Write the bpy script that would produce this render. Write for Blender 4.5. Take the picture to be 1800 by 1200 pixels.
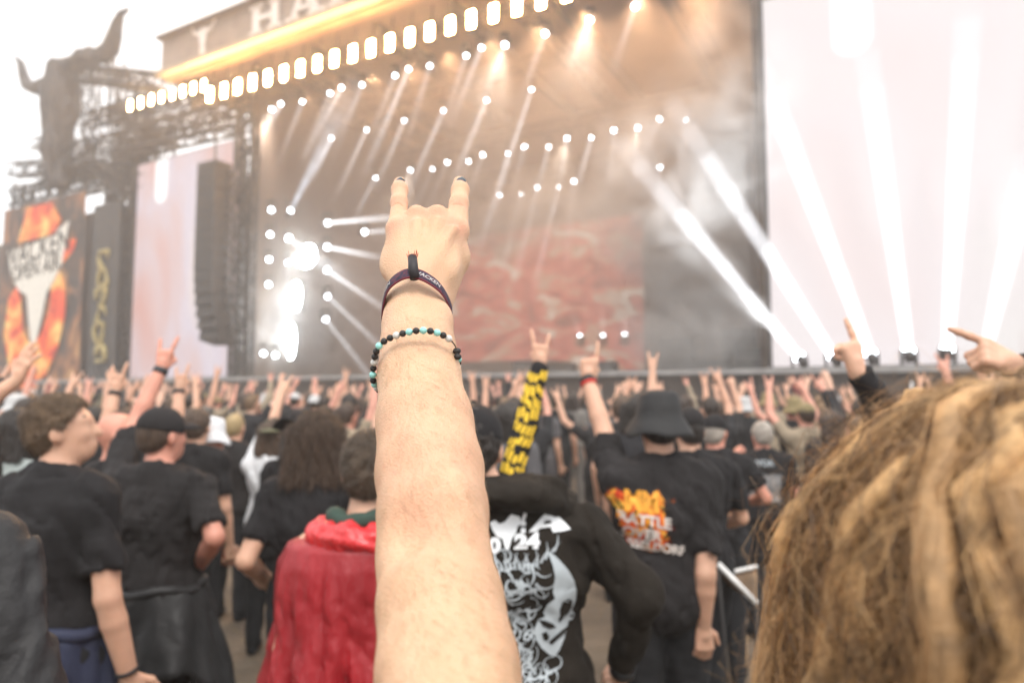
import bpy, bmesh, math, random
import numpy as np
from mathutils import Vector, Matrix, Euler

for _o in list(bpy.data.objects):
    bpy.data.objects.remove(_o)
random.seed(7)
RNG = np.random.default_rng(7)
SC = bpy.context.scene
COL = SC.collection
R = math.radians

# ------------------------------------------------------------------ camera
CAMZ, PITCH, FPX = 1.80, R(4.29), 1200.0          # focal length in pixels of the 1800 px wide photograph
cam = bpy.data.cameras.new('camera')
cam.lens = 24.0
cam.sensor_width = 36.0
cam.clip_start = 0.02
cam.clip_end = 3000
cam.dof.use_dof = True
cam.dof.focus_distance = 0.74
cam.dof.aperture_fstop = 3.4
cam_ob = bpy.data.objects.new('camera', cam)
COL.objects.link(cam_ob)
cam_ob.location = (0, 0, CAMZ)
cam_ob.rotation_euler = (math.pi / 2 + PITCH, 0, 0)
SC.camera = cam_ob

# ------------------------------------------------------------------ sky, sun, exposure
world = bpy.data.worlds.new('World')
SC.world = world
world.use_nodes = True
wn = world.node_tree
bg = wn.nodes['Background']
sky = wn.nodes.new('ShaderNodeTexSky')
sky.sky_type = 'NISHITA'
sky.sun_disc = False
sky.sun_elevation = R(56)
sky.sun_rotation = R(200)
sky.dust_density = 4.0
over = wn.nodes.new('ShaderNodeMix')
over.data_type = 'RGBA'
over.inputs[0].default_value = 0.88               # closed cloud cover over the clear sky
over.inputs[7].default_value = (12.3, 12.4, 12.5, 1)
wn.links.new(sky.outputs[0], over.inputs[6])
wn.links.new(over.outputs[2], bg.inputs[0])
bg.inputs[1].default_value = 0.1
sun = bpy.data.lights.new('sun', 'SUN')
sun.energy = 1.4
sun.angle = R(25)
sun.color = (1.0, 0.945, 0.87)
sun_ob = bpy.data.objects.new('sun', sun)
COL.objects.link(sun_ob)
sun_ob.rotation_euler = (R(34), 0, R(20))
SC.view_settings.view_transform = 'Standard'
SC.view_settings.look = 'None'
SC.view_settings.exposure = 0.68
SC.view_settings.gamma = 1.0
SC.view_settings.use_curve_mapping = False
SC.cycles.use_denoising = True
SC.cycles.max_bounces = 5
SC.cycles.diffuse_bounces = 3
SC.cycles.glossy_bounces = 2
SC.cycles.transparent_max_bounces = 12
SC.cycles.volume_bounces = 0
SC.cycles.sample_clamp_indirect = 4.0
SC.cycles.caustics_reflective = False
SC.cycles.caustics_refractive = False

# ------------------------------------------------------------------ placing
def at(px, py, Y):
    """World point seen at photograph pixel (px, py) at forward distance Y metres."""
    u, v = (px - 900) / FPX, (600 - py) / FPX
    dy = math.cos(PITCH) - v * math.sin(PITCH)
    dz = math.sin(PITCH) + v * math.cos(PITCH)
    k = Y / dy
    return Vector((u * k, Y, CAMZ + dz * k))

SA = R(29)
SD = Vector((math.cos(SA), -math.sin(SA), 0))     # along the stage front, towards the near end
SU = Vector((math.sin(SA), math.cos(SA), 0))      # into the stage
SO = Vector((-13.0, 33.3, 0))
def S(t, u, z):
    return SO + SD * t + SU * u + Vector((0, 0, z))
def s_at(px, py, u):
    """Point on the vertical plane u metres behind the stage front, as seen at a pixel."""
    d = at(px, py, 1.0) - Vector((0, 0, CAMZ))
    c = Vector((0, 0, CAMZ))
    k = (SO + SU * u - c).dot(SU) / d.dot(SU)
    return c + d * k
def st(p):
    q = p - SO
    return q.dot(SD), q.dot(SU), q.z

# ------------------------------------------------------------------ objects
def link(o, parent=None):
    COL.objects.link(o)
    if parent is not None:
        o.parent = parent
    return o
def tag(o, label=None, cat=None, group=None, kind=None):
    if label: o['label'] = label
    if cat: o['category'] = cat
    if group: o['group'] = group
    if kind: o['kind'] = kind
    return o
def empty(name, loc=(0, 0, 0), rz=0.0):
    o = bpy.data.objects.new(name, None)
    o.empty_display_size = 0.2
    o.location = loc
    o.rotation_euler = (0, 0, rz)
    return link(o)
def mesh_np(name, V, Fc, mats=(), mi=None, smooth=True):
    """Mesh from an (n,3) array and an (m,3 or 4) face array (or list of arrays)."""
    me = bpy.data.meshes.new(name)
    fl = Fc if isinstance(Fc, list) and isinstance(Fc[0], np.ndarray) else [Fc]
    fl = [np.asarray(f, dtype=np.int32) for f in fl if len(f)]
    V = np.asarray(V, dtype=np.float32)
    nl = sum(f.size for f in fl)
    nf = sum(len(f) for f in fl)
    me.vertices.add(len(V)); me.vertices.foreach_set('co', V.ravel())
    me.loops.add(nl); me.loops.foreach_set('vertex_index', np.concatenate([f.ravel() for f in fl]) if fl else [])
    me.polygons.add(nf)
    tot = np.concatenate([np.full(len(f), f.shape[1], np.int32) for f in fl])
    start = np.concatenate([[0], np.cumsum(tot)[:-1]]).astype(np.int32)
    me.polygons.foreach_set('loop_start', start)
    me.polygons.foreach_set('loop_total', tot)
    for m in mats: me.materials.append(m)
    if mi is not None: me.polygons.foreach_set('material_index', np.asarray(mi, np.int32))
    me.polygons.foreach_set('use_smooth', np.full(nf, smooth))
    me.update(calc_edges=True)
    me.validate()
    return me
def obj_np(name, V, Fc, mats, parent=None, mi=None, smooth=True):
    mats = mats if isinstance(mats, (list, tuple)) else [mats]
    return link(bpy.data.objects.new(name, mesh_np(name, V, Fc, mats, mi, smooth)), parent)

class MB:
    """Collects boxes, tubes and prisms and builds one mesh object."""
    def __init__(self): self.v = []; self.f = []
    def add(self, vs, fs):
        n = len(self.v); self.v += [tuple(x) for x in vs]; self.f += [tuple(i + n for i in f) for f in fs]; return self
    def box(self, c, s, ax=None):
        c = Vector(c); X, Y, Z = ax or (Vector((1, 0, 0)), Vector((0, 1, 0)), Vector((0, 0, 1)))
        vs = [c + X * (s[0] / 2 * i) + Y * (s[1] / 2 * j) + Z * (s[2] / 2 * k) for i in (-1, 1) for j in (-1, 1) for k in (-1, 1)]
        return self.add(vs, [(0, 1, 3, 2), (4, 6, 7, 5), (0, 4, 5, 1), (2, 3, 7, 6), (0, 2, 6, 4), (1, 5, 7, 3)])
    def tube(self, a, b, ra, rb=None, n=6, cap=True):
        a, b = Vector(a), Vector(b); rb = ra if rb is None else rb
        d = (b - a).normalized(); x = d.orthogonal().normalized(); y = d.cross(x)
        vs = []
        for p, r in ((a, ra), (b, rb)):
            vs += [p + x * (r * math.cos(2 * math.pi * i / n)) + y * (r * math.sin(2 * math.pi * i / n)) for i in range(n)]
        fs = [(i, (i + 1) % n, n + (i + 1) % n, n + i) for i in range(n)]
        if cap: fs += [tuple(range(n - 1, -1, -1)), tuple(range(n, 2 * n))]
        return self.add(vs, fs)
    def path(self, pts, rs, n=6):
        pts = [Vector(p) for p in pts]; m = len(pts)
        rs = [rs] * m if isinstance(rs, (int, float)) else rs
        vs = []; x = None
        for i, p in enumerate(pts):
            d = (pts[min(i + 1, m - 1)] - pts[max(i - 1, 0)]).normalized()
            x = d.orthogonal().normalized() if x is None else (x - d * x.dot(d)).normalized()
            y = d.cross(x)
            vs += [p + x * (rs[i] * math.cos(2 * math.pi * j / n)) + y * (rs[i] * math.sin(2 * math.pi * j / n)) for j in range(n)]
        fs = [(i * n + j, i * n + (j + 1) % n, (i + 1) * n + (j + 1) % n, (i + 1) * n + j) for i in range(m - 1) for j in range(n)]
        fs += [tuple(range(n - 1, -1, -1)), tuple(range((m - 1) * n, m * n))]
        return self.add(vs, fs)
    def build(self, name, mat, parent=None, smooth=False):
        me = bpy.data.meshes.new(name)
        me.from_pydata(self.v, [], self.f)
        for m in (mat if isinstance(mat, (list, tuple)) else [mat]): me.materials.append(m)
        if smooth: me.polygons.foreach_set('use_smooth', [True] * len(me.polygons))
        me.update()
        return link(bpy.data.objects.new(name, me), parent)
SAX = (SD, SU, Vector((0, 0, 1)))

def extrude_poly(mb, poly, o, X, Y, depth):
    """Adds a prism of the 2-D polygon in the plane (o, X, Y), thickness along X x Y."""
    N = X.cross(Y).normalized() * depth
    n = len(poly)
    a = [o + X * p[0] + Y * p[1] for p in poly]
    mb.add(a + [p + N for p in a], [tuple(range(n - 1, -1, -1)), tuple(range(n, 2 * n))] + [(i, (i + 1) % n, n + (i + 1) % n, n + i) for i in range(n)])

# ------------------------------------------------------------------ materials
MATS = {}
def nodes(m):
    m.use_nodes = True
    return m.node_tree, m.node_tree.nodes, m.node_tree.links
def mat(key, col, rough=0.6, var=0.0, scale=6.0, bump=0.0, bscale=30.0, metal=0.0, spec=0.5, sheen=0.0, sss=0.0, stretch=None, rnd=None, detail=4.0, bdist=0.01, coat=0.0):
    """Principled material with noise-driven colour variation and bump; rnd: colours picked by object."""
    if key in MATS: return MATS[key]
    m = bpy.data.materials.new(key); nt, N, L = nodes(m)
    b = N['Principled BSDF']
    b.inputs['Roughness'].default_value = rough
    b.inputs['Metallic'].default_value = metal
    b.inputs['Specular IOR Level'].default_value = spec
    b.inputs['Sheen Weight'].default_value = sheen
    b.inputs['Coat Weight'].default_value = coat
    if sss:
        b.inputs['Subsurface Weight'].default_value = sss
        b.inputs['Subsurface Radius'].default_value = (1.0, 0.35, 0.2)
        b.inputs['Subsurface Scale'].default_value = 0.006
    tc = N.new('ShaderNodeTexCoord'); vec = tc.outputs['Object']
    if stretch:
        mp = N.new('ShaderNodeMapping'); mp.inputs['Scale'].default_value = stretch
        L.new(vec, mp.inputs[0]); vec = mp.outputs[0]
    if rnd:
        oi = N.new('ShaderNodeObjectInfo'); cr = N.new('ShaderNodeValToRGB'); cr.color_ramp.interpolation = 'CONSTANT'
        e = cr.color_ramp.elements
        for i, c in enumerate(rnd):
            q = e[i] if i < 2 else e.new(0.5)
            q.position = i / len(rnd); q.color = (*c, 1)
        L.new(oi.outputs['Random'], cr.inputs[0]); csock = cr.outputs[0]
    else:
        rgb = N.new('ShaderNodeRGB'); rgb.outputs[0].default_value = (*col, 1); csock = rgb.outputs[0]
    if var:
        nz = N.new('ShaderNodeTexNoise'); nz.inputs['Scale'].default_value = scale; nz.inputs['Detail'].default_value = detail
        L.new(vec, nz.inputs['Vector'])
        mr = N.new('ShaderNodeMapRange'); mr.inputs[1].default_value = 0.25; mr.inputs[2].default_value = 0.75
        mr.inputs[3].default_value = 1 - var; mr.inputs[4].default_value = 1 + var
        L.new(nz.outputs[0], mr.inputs[0])
        mx = N.new('ShaderNodeVectorMath'); mx.operation = 'SCALE'
        L.new(csock, mx.inputs[0]); L.new(mr.outputs[0], mx.inputs[3]); csock = mx.outputs[0]
    L.new(csock, b.inputs['Base Color'])
    if bump:
        nb = N.new('ShaderNodeTexNoise'); nb.inputs['Scale'].default_value = bscale; nb.inputs['Detail'].default_value = 5
        L.new(vec, nb.inputs['Vector'])
        bp = N.new('ShaderNodeBump'); bp.inputs['Strength'].default_value = bump; bp.inputs['Distance'].default_value = bdist
        L.new(nb.outputs[0], bp.inputs['Height']); L.new(bp.outputs[0], b.inputs['Normal'])
    MATS[key] = m
    return m
def emit(key, col, strength, sample=True):
    if key in MATS: return MATS[key]
    m = bpy.data.materials.new(key); nt, N, L = nodes(m)
    b = N['Principled BSDF']; b.inputs['Base Color'].default_value = (0.02, 0.02, 0.02, 1)
    b.inputs['Emission Color'].default_value = (*col, 1); b.inputs['Emission Strength'].default_value = strength
    if not sample: m.cycles.emission_sampling = 'NONE'
    MATS[key] = m
    return m
BLACKS = [(.014, .013, .014), (.02, .018, .018), (.013, .013, .015), (.03, .028, .027), (.019, .018, .021)]
M_black = mat('black_cotton', (.0125, .0112, .0122), .85, .3, 5, .6, 7, bdist=.03, spec=.3)
M_char = mat('faded_black_cotton', (.019, .0168, .0172), .88, .3, 5, .6, 7, bdist=.03, spec=.3)
M_hoodie = mat('brownish_black_fleece', (.017, .013, .0095), .92, .3, 9, .6, 9, bdist=.03, spec=.25)
M_jacket = mat('black_shell_fabric', (.016, .016, .017), .55, .2, 5, .6, 7, bdist=.03)
M_navy = mat('navy_softshell', (.022, .028, .06), .75, .3, 6, .4, 9, bdist=.02)
M_jeans = mat('black_denim', (.012, .012, .014), .9, .3, 12, .3, 14)
M_skin = mat('skin', (.60, .345, .235), .5, .12, 14, .12, 90, sss=.2, bdist=.004)
M_skin_pink = mat('sunburnt_skin', (.62, .28, .20), .5, .14, 12, .1, 80, sss=.2, bdist=.004)
M_hair_brown = mat('brown_hair', (.075, .045, .028), .55, .45, 16, .9, 38, stretch=(3, 3, .6), bdist=.02)
M_hair_dark = mat('dark_hair', (.022, .016, .013), .5, .4, 16, .9, 40, stretch=(3, 3, .6), bdist=.02)
M_hair_grey = mat('grey_hair', (.33, .29, .25), .6, .3, 16, .8, 40, bdist=.02)
M_red = mat('red_plastic_poncho', (.30, .012, .018), .42, .22, 8, .45, 22, stretch=(1.6, 1.6, .5), bdist=.02, coat=.0)
M_green = mat('dark_green_fleece', (.03, .055, .042), .9, .25, 12, .4, 20)
M_steel = mat('galvanised_steel', (.34, .33, .32), .45, .2, 3, metal=.6)
M_dark = mat('dark_steel', (.035, .031, .029), .6, .3, 2)
M_white = mat('white_cotton', (.72, .73, .75), .85, .08, 6, .3, 9, bdist=.02)

# ------------------------------------------------------------------ distance-field modelling
class Field:
    def __init__(self, lo, hi, h):
        self.h = h; self.lo = np.array(lo, np.float32) - 3 * h
        n = np.ceil((np.array(hi) - self.lo) / h).astype(int) + 4
        self.n = n
        self.ax = [self.lo[i] + h * np.arange(n[i], dtype=np.float32) for i in range(3)]
        self.F = np.full(n, 1.0, np.float32)
    def _sub(self, lo, hi, pad):
        a = np.clip(np.floor((np.asarray(lo) - pad - self.lo) / self.h).astype(int), 0, self.n)
        b = np.clip(np.ceil((np.asarray(hi) + pad - self.lo) / self.h).astype(int) + 1, 0, self.n)
        sl = tuple(slice(a[i], b[i]) for i in range(3))
        if any(b[i] <= a[i] for i in range(3)): return None, None
        X = self.ax[0][sl[0]][:, None, None]; Y = self.ax[1][sl[1]][None, :, None]; Z = self.ax[2][sl[2]][None, None, :]
        return sl, (X, Y, Z)
    def put(self, pr, k=0.0, cut=False):
        lo, hi = bounds(pr)
        sl, P = self._sub(lo, hi, max(k, 0.004) * 1.6 + 3 * self.h)
        if sl is None: return self
        d = sdist(pr, P); F = self.F[sl]
        if cut:
            d = -d
            if k > 0:
                hh = np.clip(.5 - .5 * (F - d) / k, 0, 1); self.F[sl] = F * (1 - hh) + d * hh + k * hh * (1 - hh)
            else: self.F[sl] = np.maximum(F, d)
        elif k > 0:
            hh = np.clip(.5 + .5 * (F - d) / k, 0, 1); self.F[sl] = F * (1 - hh) + d * hh - k * hh * (1 - hh)
        else: self.F[sl] = np.minimum(F, d)
        return self
    def all(self, prs, k): 
        for p in prs: self.put(p, k)
        return self
    def clip(self, n, off):
        """Keeps the side n.p < off."""
        X, Y, Z = self.ax[0][:, None, None], self.ax[1][None, :, None], self.ax[2][None, None, :]
        self.F = np.maximum(self.F, (n[0] * X + n[1] * Y + n[2] * Z - off).astype(np.float32)); return self
    def ruffle(self, fn):
        X, Y, Z = self.ax[0][:, None, None], self.ax[1][None, :, None], self.ax[2][None, None, :]
        self.F = self.F + fn(X, Y, Z).astype(np.float32); return self
    def mesh(self):
        F = self.F; F[0] = 1; F[-1] = 1; F[:, 0] = 1; F[:, -1] = 1; F[:, :, 0] = 1; F[:, :, -1] = 1
        s = F < 0
        c = np.zeros(np.array(F.shape) - 1, np.int8)
        for i in (0, 1):
            for j in (0, 1):
                for k in (0, 1):
                    c += s[i:F.shape[0] - 1 + i, j:F.shape[1] - 1 + j, k:F.shape[2] - 1 + k]
        act = (c > 0) & (c < 8)
        ijk = np.argwhere(act)
        idx = np.full(act.shape, -1, np.int32); idx[act] = np.arange(len(ijk))
        Ps = np.zeros((len(ijk), 3), np.float32); cnt = np.zeros(len(ijk), np.float32)
        cor = [(i, j, k) for i in (0, 1) for j in (0, 1) for k in (0, 1)]
        val = {q: F[ijk[:, 0] + q[0], ijk[:, 1] + q[1], ijk[:, 2] + q[2]] for q in cor}
        for q in cor:
            for a in range(3):
                if q[a] == 0:
                    r = list(q); r[a] = 1; r = tuple(r)
                    fa, fb = val[q], val[r]
                    x = (fa < 0) != (fb < 0)
                    t = np.where(x, fa / np.where(x, fa - fb, 1), 0)
                    Ps[x] += np.array(q, np.float32)
                    Ps[:, a] += np.where(x, t, 0); cnt += x
        V = (ijk + Ps / np.maximum(cnt, 1)[:, None]) * self.h + self.lo
        quads = []
        for a in range(3):
            o1, o2 = [(1, 2), (2, 0), (0, 1)][a]
            sl0 = [slice(1, -1)] * 3; sl1 = [slice(1, -1)] * 3
            sl0[a] = slice(0, -1); sl1[a] = slice(1, None)
            A, B = s[tuple(sl0)], s[tuple(sl1)]
            e = np.argwhere(A != B)
            if not len(e): continue
            base = e.copy(); base[:, o1] += 1; base[:, o2] += 1
            flip = A[e[:, 0], e[:, 1], e[:, 2]]
            def cell(d1, d2):
                q = base.copy(); q[:, o1] += d1; q[:, o2] += d2
                return idx[q[:, 0], q[:, 1], q[:, 2]]
            Q = np.stack([cell(-1, -1), cell(0, -1), cell(0, 0), cell(-1, 0)], 1)
            Q[~flip] = Q[~flip][:, ::-1]
            quads.append(Q)
        Q = np.concatenate(quads) if quads else np.zeros((0, 4), np.int32)
        Q = Q[(Q >= 0).all(1)]
        return V, Q
def cone(a, b, ra, rb=None): return ('c', np.array(a, np.float32), np.array(b, np.float32), ra, ra if rb is None else rb)
def ell(c, r, rot=None): return ('e', np.array(c, np.float32), np.array(r, np.float32), None if rot is None else np.array(rot, np.float32))
def bounds(p):
    if p[0] == 'c':
        r = max(p[3], p[4]); return np.minimum(p[1], p[2]) - r, np.maximum(p[1], p[2]) + r
    r = p[2] if p[3] is None else np.abs(p[3]) @ p[2]
    return p[1] - r, p[1] + r
def sdist(p, P):
    X, Y, Z = P
    if p[0] == 'c':
        a, b, ra, rb = p[1:]; d = b - a; l2 = float(d @ d) + 1e-12
        x, y, z = X - a[0], Y - a[1], Z - a[2]
        t = np.clip((x * d[0] + y * d[1] + z * d[2]) / l2, 0, 1)
        return np.sqrt((x - t * d[0]) ** 2 + (y - t * d[1]) ** 2 + (z - t * d[2]) ** 2) - (ra + (rb - ra) * t)
    c, r, M = p[1:]
    x, y, z = X - c[0], Y - c[1], Z - c[2]
    if M is not None:
        x, y, z = M[0, 0] * x + M[1, 0] * y + M[2, 0] * z, M[0, 1] * x + M[1, 1] * y + M[2, 1] * z, M[0, 2] * x + M[1, 2] * y + M[2, 2] * z
    k0 = np.sqrt((x / r[0]) ** 2 + (y / r[1]) ** 2 + (z / r[2]) ** 2) + 1e-6
    k1 = np.sqrt((x / r[0] ** 2) ** 2 + (y / r[1] ** 2) ** 2 + (z / r[2] ** 2) ** 2) + 1e-6
    return k0 * (k0 - 1) / k1
def union_bounds(prs):
    b = [bounds(p) for p in prs]
    return np.min([x[0] for x in b], 0), np.max([x[1] for x in b], 0)
def grow(pr, g):
    return ('c', pr[1], pr[2], pr[3] + g, pr[4] + g) if pr[0] == 'c' else ('e', pr[1], pr[2] + g, pr[3])
def solid(prs, k, h, pad=0.0):
    lo, hi = union_bounds(prs)
    return Field(lo - pad, hi + pad, h).all(prs, k)
def wav(X, Y, Z, f, seed):
    """Cheap smooth noise in about -1..1 from summed sines."""
    r = np.random.default_rng(seed); s = 0
    for i in range(5):
        k = r.normal(size=3) * f * (1 + .5 * i); s = s + np.sin(k[0] * X + k[1] * Y + k[2] * Z + r.uniform(0, 6.3)) / (1 + .5 * i)
    return s / 2.6
def rotm(e): return np.array(Euler(e).to_matrix(), np.float32)

# ------------------------------------------------------------------ hands
def unit(v):
    v = np.asarray(v, np.float64); return v / (np.linalg.norm(v) + 1e-9)
def hand_prims(w, d, n, side, pose, sc=1.0):
    """Hand from wrist w: finger direction d, back-of-hand normal n; side +1 when the thumb lies along d x n."""
    d = unit(d); n = unit(np.asarray(n) - np.dot(n, d) * d); s = np.cross(d, n) * side
    w = np.asarray(w, np.float64)
    P = [cone(w, w + d * .035 * sc, .026 * sc, .029 * sc)]
    curls = {'horns': (0.05, 1, 1, 0.08), 'open': (.12, .06, .08, .15), 'fist': (1, 1, 1, 1), 'point': (.03, .95, 1, 1), 'relaxed': (.3, .38, .42, .45), 'grip': (.7, .75, .8, .85), 'thumb': (.95, 1, 1, 1)}[pose]
    lat = (.031, .011, -.010, -.029); ln = (.98, 1.08, 1.0, .8); rr = (.0105, .011, .0105, .0092)
    spread = (.16, .03, -.06, -.26) if pose in ('horns', 'open') else (.04, .01, -.02, -.06)
    for i in range(4):
        mc = w + d * (.092 - .004 * abs(i - 1)) * sc + s * lat[i] * sc + n * .006 * sc
        P.append(cone(w + d * .018 * sc + s * lat[i] * .55 * sc, mc, .018 * sc, .0135 * sc))
        c = curls[i]; p = mc; ang = 0
        for L, q, rad in ((.045, 1.45, 1.0), (.028, 1.7, .92), (.022, 1.05, .8)):
            ang += c * q
            dd = (d * math.cos(ang) - n * math.sin(ang)) + s * spread[i] * math.cos(min(ang, 1.5))
            e = p + unit(dd) * L * ln[i] * sc
            P.append(cone(p, e, rr[i] * sc * rad * 1.05, rr[i] * sc * rad)); p = e
    b = w + d * .022 * sc + s * .026 * sc - n * .006 * sc
    if pose in ('open', 'thumb', 'relaxed'):
        m = b + (d * .6 + s * .75 - n * .1) * .045 * sc; e = m + (d * .85 + s * .4) * .042 * sc
    else:
        m = b + (d * .75 + s * .35 - n * .5) * .045 * sc; e = m + (d * .55 - s * .6 - n * .5) * .038 * sc
    P += [cone(b, m, .016 * sc, .0125 * sc), cone(m, e, .0125 * sc, .0095 * sc)]
    return P

# ------------------------------------------------------------------ people
def merge(parts):
    """Joins (V, Q) pairs."""
    V = []; Q = []; n = 0
    for v, q in parts:
        V.append(v); Q.append(q + n); n += len(v)
    return np.concatenate(V), np.concatenate(Q)

def body_plan(H, arms, build=1.0, head_yaw=0.0, head_pitch=0.0, lean=0.0, stance=.1, hx=0.0):
    """All the parts of a figure as lists of primitives, feet at z = 0, facing +y. arms: {'L': (elbow, wrist, palm normal, pose)}; None hangs down."""
    q = H / 1.78; b = build
    def p(x, y, z): return np.array([x * q, y * q + lean * max(z - .9, 0) * q, z * q])
    B = {}
    B['torso'] = [ell(p(0, 0, .98), np.array([.168 * b, .12 * b, .13]) * q), ell(p(0, .005, 1.13), np.array([.152 * b, .112 * b, .15]) * q),
                  ell(p(0, .0, 1.31), np.array([.172 * b, .118 * b, .17]) * q), cone(p(-.135 * b, -.01, 1.425), p(.135 * b, -.01, 1.425), .066 * q),
                  ell(p(0, -.045, 1.33), np.array([.15 * b, .075, .14]) * q),
                  cone(p(0, -.015, 1.50), p(-.15 * b, -.012, 1.445), .052 * q, .05 * q), cone(p(0, -.015, 1.50), p(.15 * b, -.012, 1.445), .052 * q, .05 * q)]
    B['neck'] = [cone(p(hx * .3, -.015, 1.46), p(hx, .012, 1.60), .062 * q, .057 * q)]
    Mh = Matrix.Rotation(head_yaw, 3, 'Z') @ Matrix.Rotation(head_pitch, 3, 'X')
    hc = p(hx, .015, 1.60)
    def hp(x, y, z): return hc + np.array(Mh @ Vector((x * q, y * q, (z - 1.60) * q)))
    M = np.array(Mh)
    B['hp'] = hp; B['M'] = M; B['q'] = q; B['p'] = p
    B['head'] = [ell(hp(0, -.008, 1.688), np.array([.076, .096, .092]) * q, M), ell(hp(0, .032, 1.622), np.array([.058, .066, .075]) * q, M),
                 ell(hp(0, .06, 1.578), np.array([.034, .034, .026]) * q, M), ell(hp(0, .078, 1.692), np.array([.052, .016, .016]) * q, M),
                 ell(hp(-.03, .07, 1.645), np.array([.022, .02, .02]) * q, M), ell(hp(.03, .07, 1.645), np.array([.022, .02, .02]) * q, M),
                 ell(hp(0, .087, 1.603), np.array([.02, .013, .012]) * q, M)]
    B['face'] = [cone(hp(0, .092, 1.682), hp(0, .112, 1.64), .009 * q, .0145 * q),
                 ell(hp(-.079, -.004, 1.652), np.array([.010, .022, .033]) * q, M @ rotm((0, 0, -.35))), ell(hp(.079, -.004, 1.652), np.array([.010, .022, .033]) * q, M @ rotm((0, 0, .35)))]
    B['legs'] = []
    for s in (-1, 1):
        hip, kn, an = p(s * .088 * b, 0, .93), p(s * stance, .02, .50), p(s * (stance + .012), -.03, .09)
        B['legs'] += [cone(hip, kn, .092 * b * q, .062 * q), cone(kn, an, .062 * q, .042 * q)]
    B['feet'] = [cone(p(s * (stance + .012), -.05, .045), p(s * (stance + .03), .13, .035), .042 * q, .036 * q) for s in (-1, 1)]
    B['arms'] = {}; B['hands'] = {}
    for key, s in (('L', -1), ('R', 1)):
        sh = p(s * .178 * b, -.012, 1.425)
        a = arms.get(key)
        if a is None:
            el = sh + np.array([s * .055, -.035, -.29]) * q; wr = el + np.array([s * .01, .06, -.25]) * q
            nrm = np.array([s * .8, -.5, 0]); pose = 'relaxed'
        else: el, wr, nrm, pose = (np.array(a[0]), np.array(a[1]), np.array(a[2], float), a[3])
        B['arms'][key] = (sh, el, wr)
        B['hands'][key] = hand_prims(wr, a[4] if a and len(a) > 4 else wr - el, nrm, -s, pose, q * .98)
    return B
def arm_prims(B, key, r0=.05, r1=.04, r2=.03):
    sh, el, wr = B['arms'][key]; q = B['q']
    mid = el + (wr - el) * .3
    return [cone(sh, el, r0 * q, r1 * q), cone(el, mid, r1 * q, (r1 + .001) * q), cone(mid, wr, (r1 + .001) * q, r2 * q)]
def skin_mesh(B, h, hh, detail=True, torso=True):
    prs = [grow(x, -.02 * B['q']) for x in B['torso']] + B['neck']
    f = Field(*[x + d for x, d in zip(union_bounds(prs + B['head'] + B['face'] + B['legs'][:0] + sum([arm_prims(B, k) for k in 'LR'], [])), (-.02, .02))], h)
    f.all(prs, .05)
    for k in 'LR':
        a = arm_prims(B, k); f.put(a[0], .03).put(a[1], .012).put(a[2], .008)
    f.all(B['head'], .028)
    for pr in B['face']: f.put(pr, .012)
    out = [f.mesh()]
    for k in 'LR':
        out.append(solid(B['hands'][k] + [cone(B['arms'][k][2] - unit(B['arms'][k][2] - B['arms'][k][1]) * .03, B['arms'][k][2], .0295 * B['q'], .0275 * B['q'])], .008, hh).mesh())
    return merge(out)
def top_field(B, h, sleeve=.62, g=.016, hem=.93, loose=1.0, folds=.008, collar=1.49, seed=1):
    q = B['q']
    prs = [grow(x, g * q) for x in B['torso']]
    prs.append(ell(B['p'](0, 0, 1.0), np.array([.185 * loose, .137 * loose, .17]) * q))
    sl = []
    for k in 'LR':
        sh, el, wr = B['arms'][k]
        if sleeve <= 1:
            sl.append(cone(sh, sh + (el - sh) * sleeve, .064 * q, .066 * q * (.85 + .15 * loose)))
        else:
            sl += [cone(sh, el, .066 * q, .056 * q), cone(el, el + (wr - el) * (sleeve - 1), .056 * q, .043 * q)]
    lo, hi = [x + d for x, d in zip(union_bounds(prs + sl), (-.03, .03))]
    f = Field(lo, hi, h).all(prs, .05)
    if sleeve > 1: f.all(sl, .045)
    else:
        for c, k in zip(sl, 'LR'):
            sh, el, wr = B['arms'][k]; d = unit(el - sh); e = sh + (el - sh) * sleeve
            g2 = Field(lo, hi, h).put(c, 0).clip(d, float(np.dot(d, e)))
            kk = .04; hh = np.clip(.5 + .5 * (f.F - g2.F) / kk, 0, 1); f.F = f.F * (1 - hh) + g2.F * hh - kk * hh * (1 - hh)
    if folds:
        f.ruffle(lambda X, Y, Z: folds * (.7 * wav(X, Y, Z * .5, 16, seed) + .45 * wav(X, Y, Z, 36, seed + 5)) + folds * 1.1 * (1 - np.abs(wav(X, Y, Z * .55 + .5 * X, 20, seed + 9))) ** 4 - folds * .35)
    f.clip((0, 0, -1), -hem * q)
    if collar: f.put(ell(B['p'](0, .03, collar + .075), np.array([.075, .085, .085]) * q), .01, cut=True)
    return f
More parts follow.
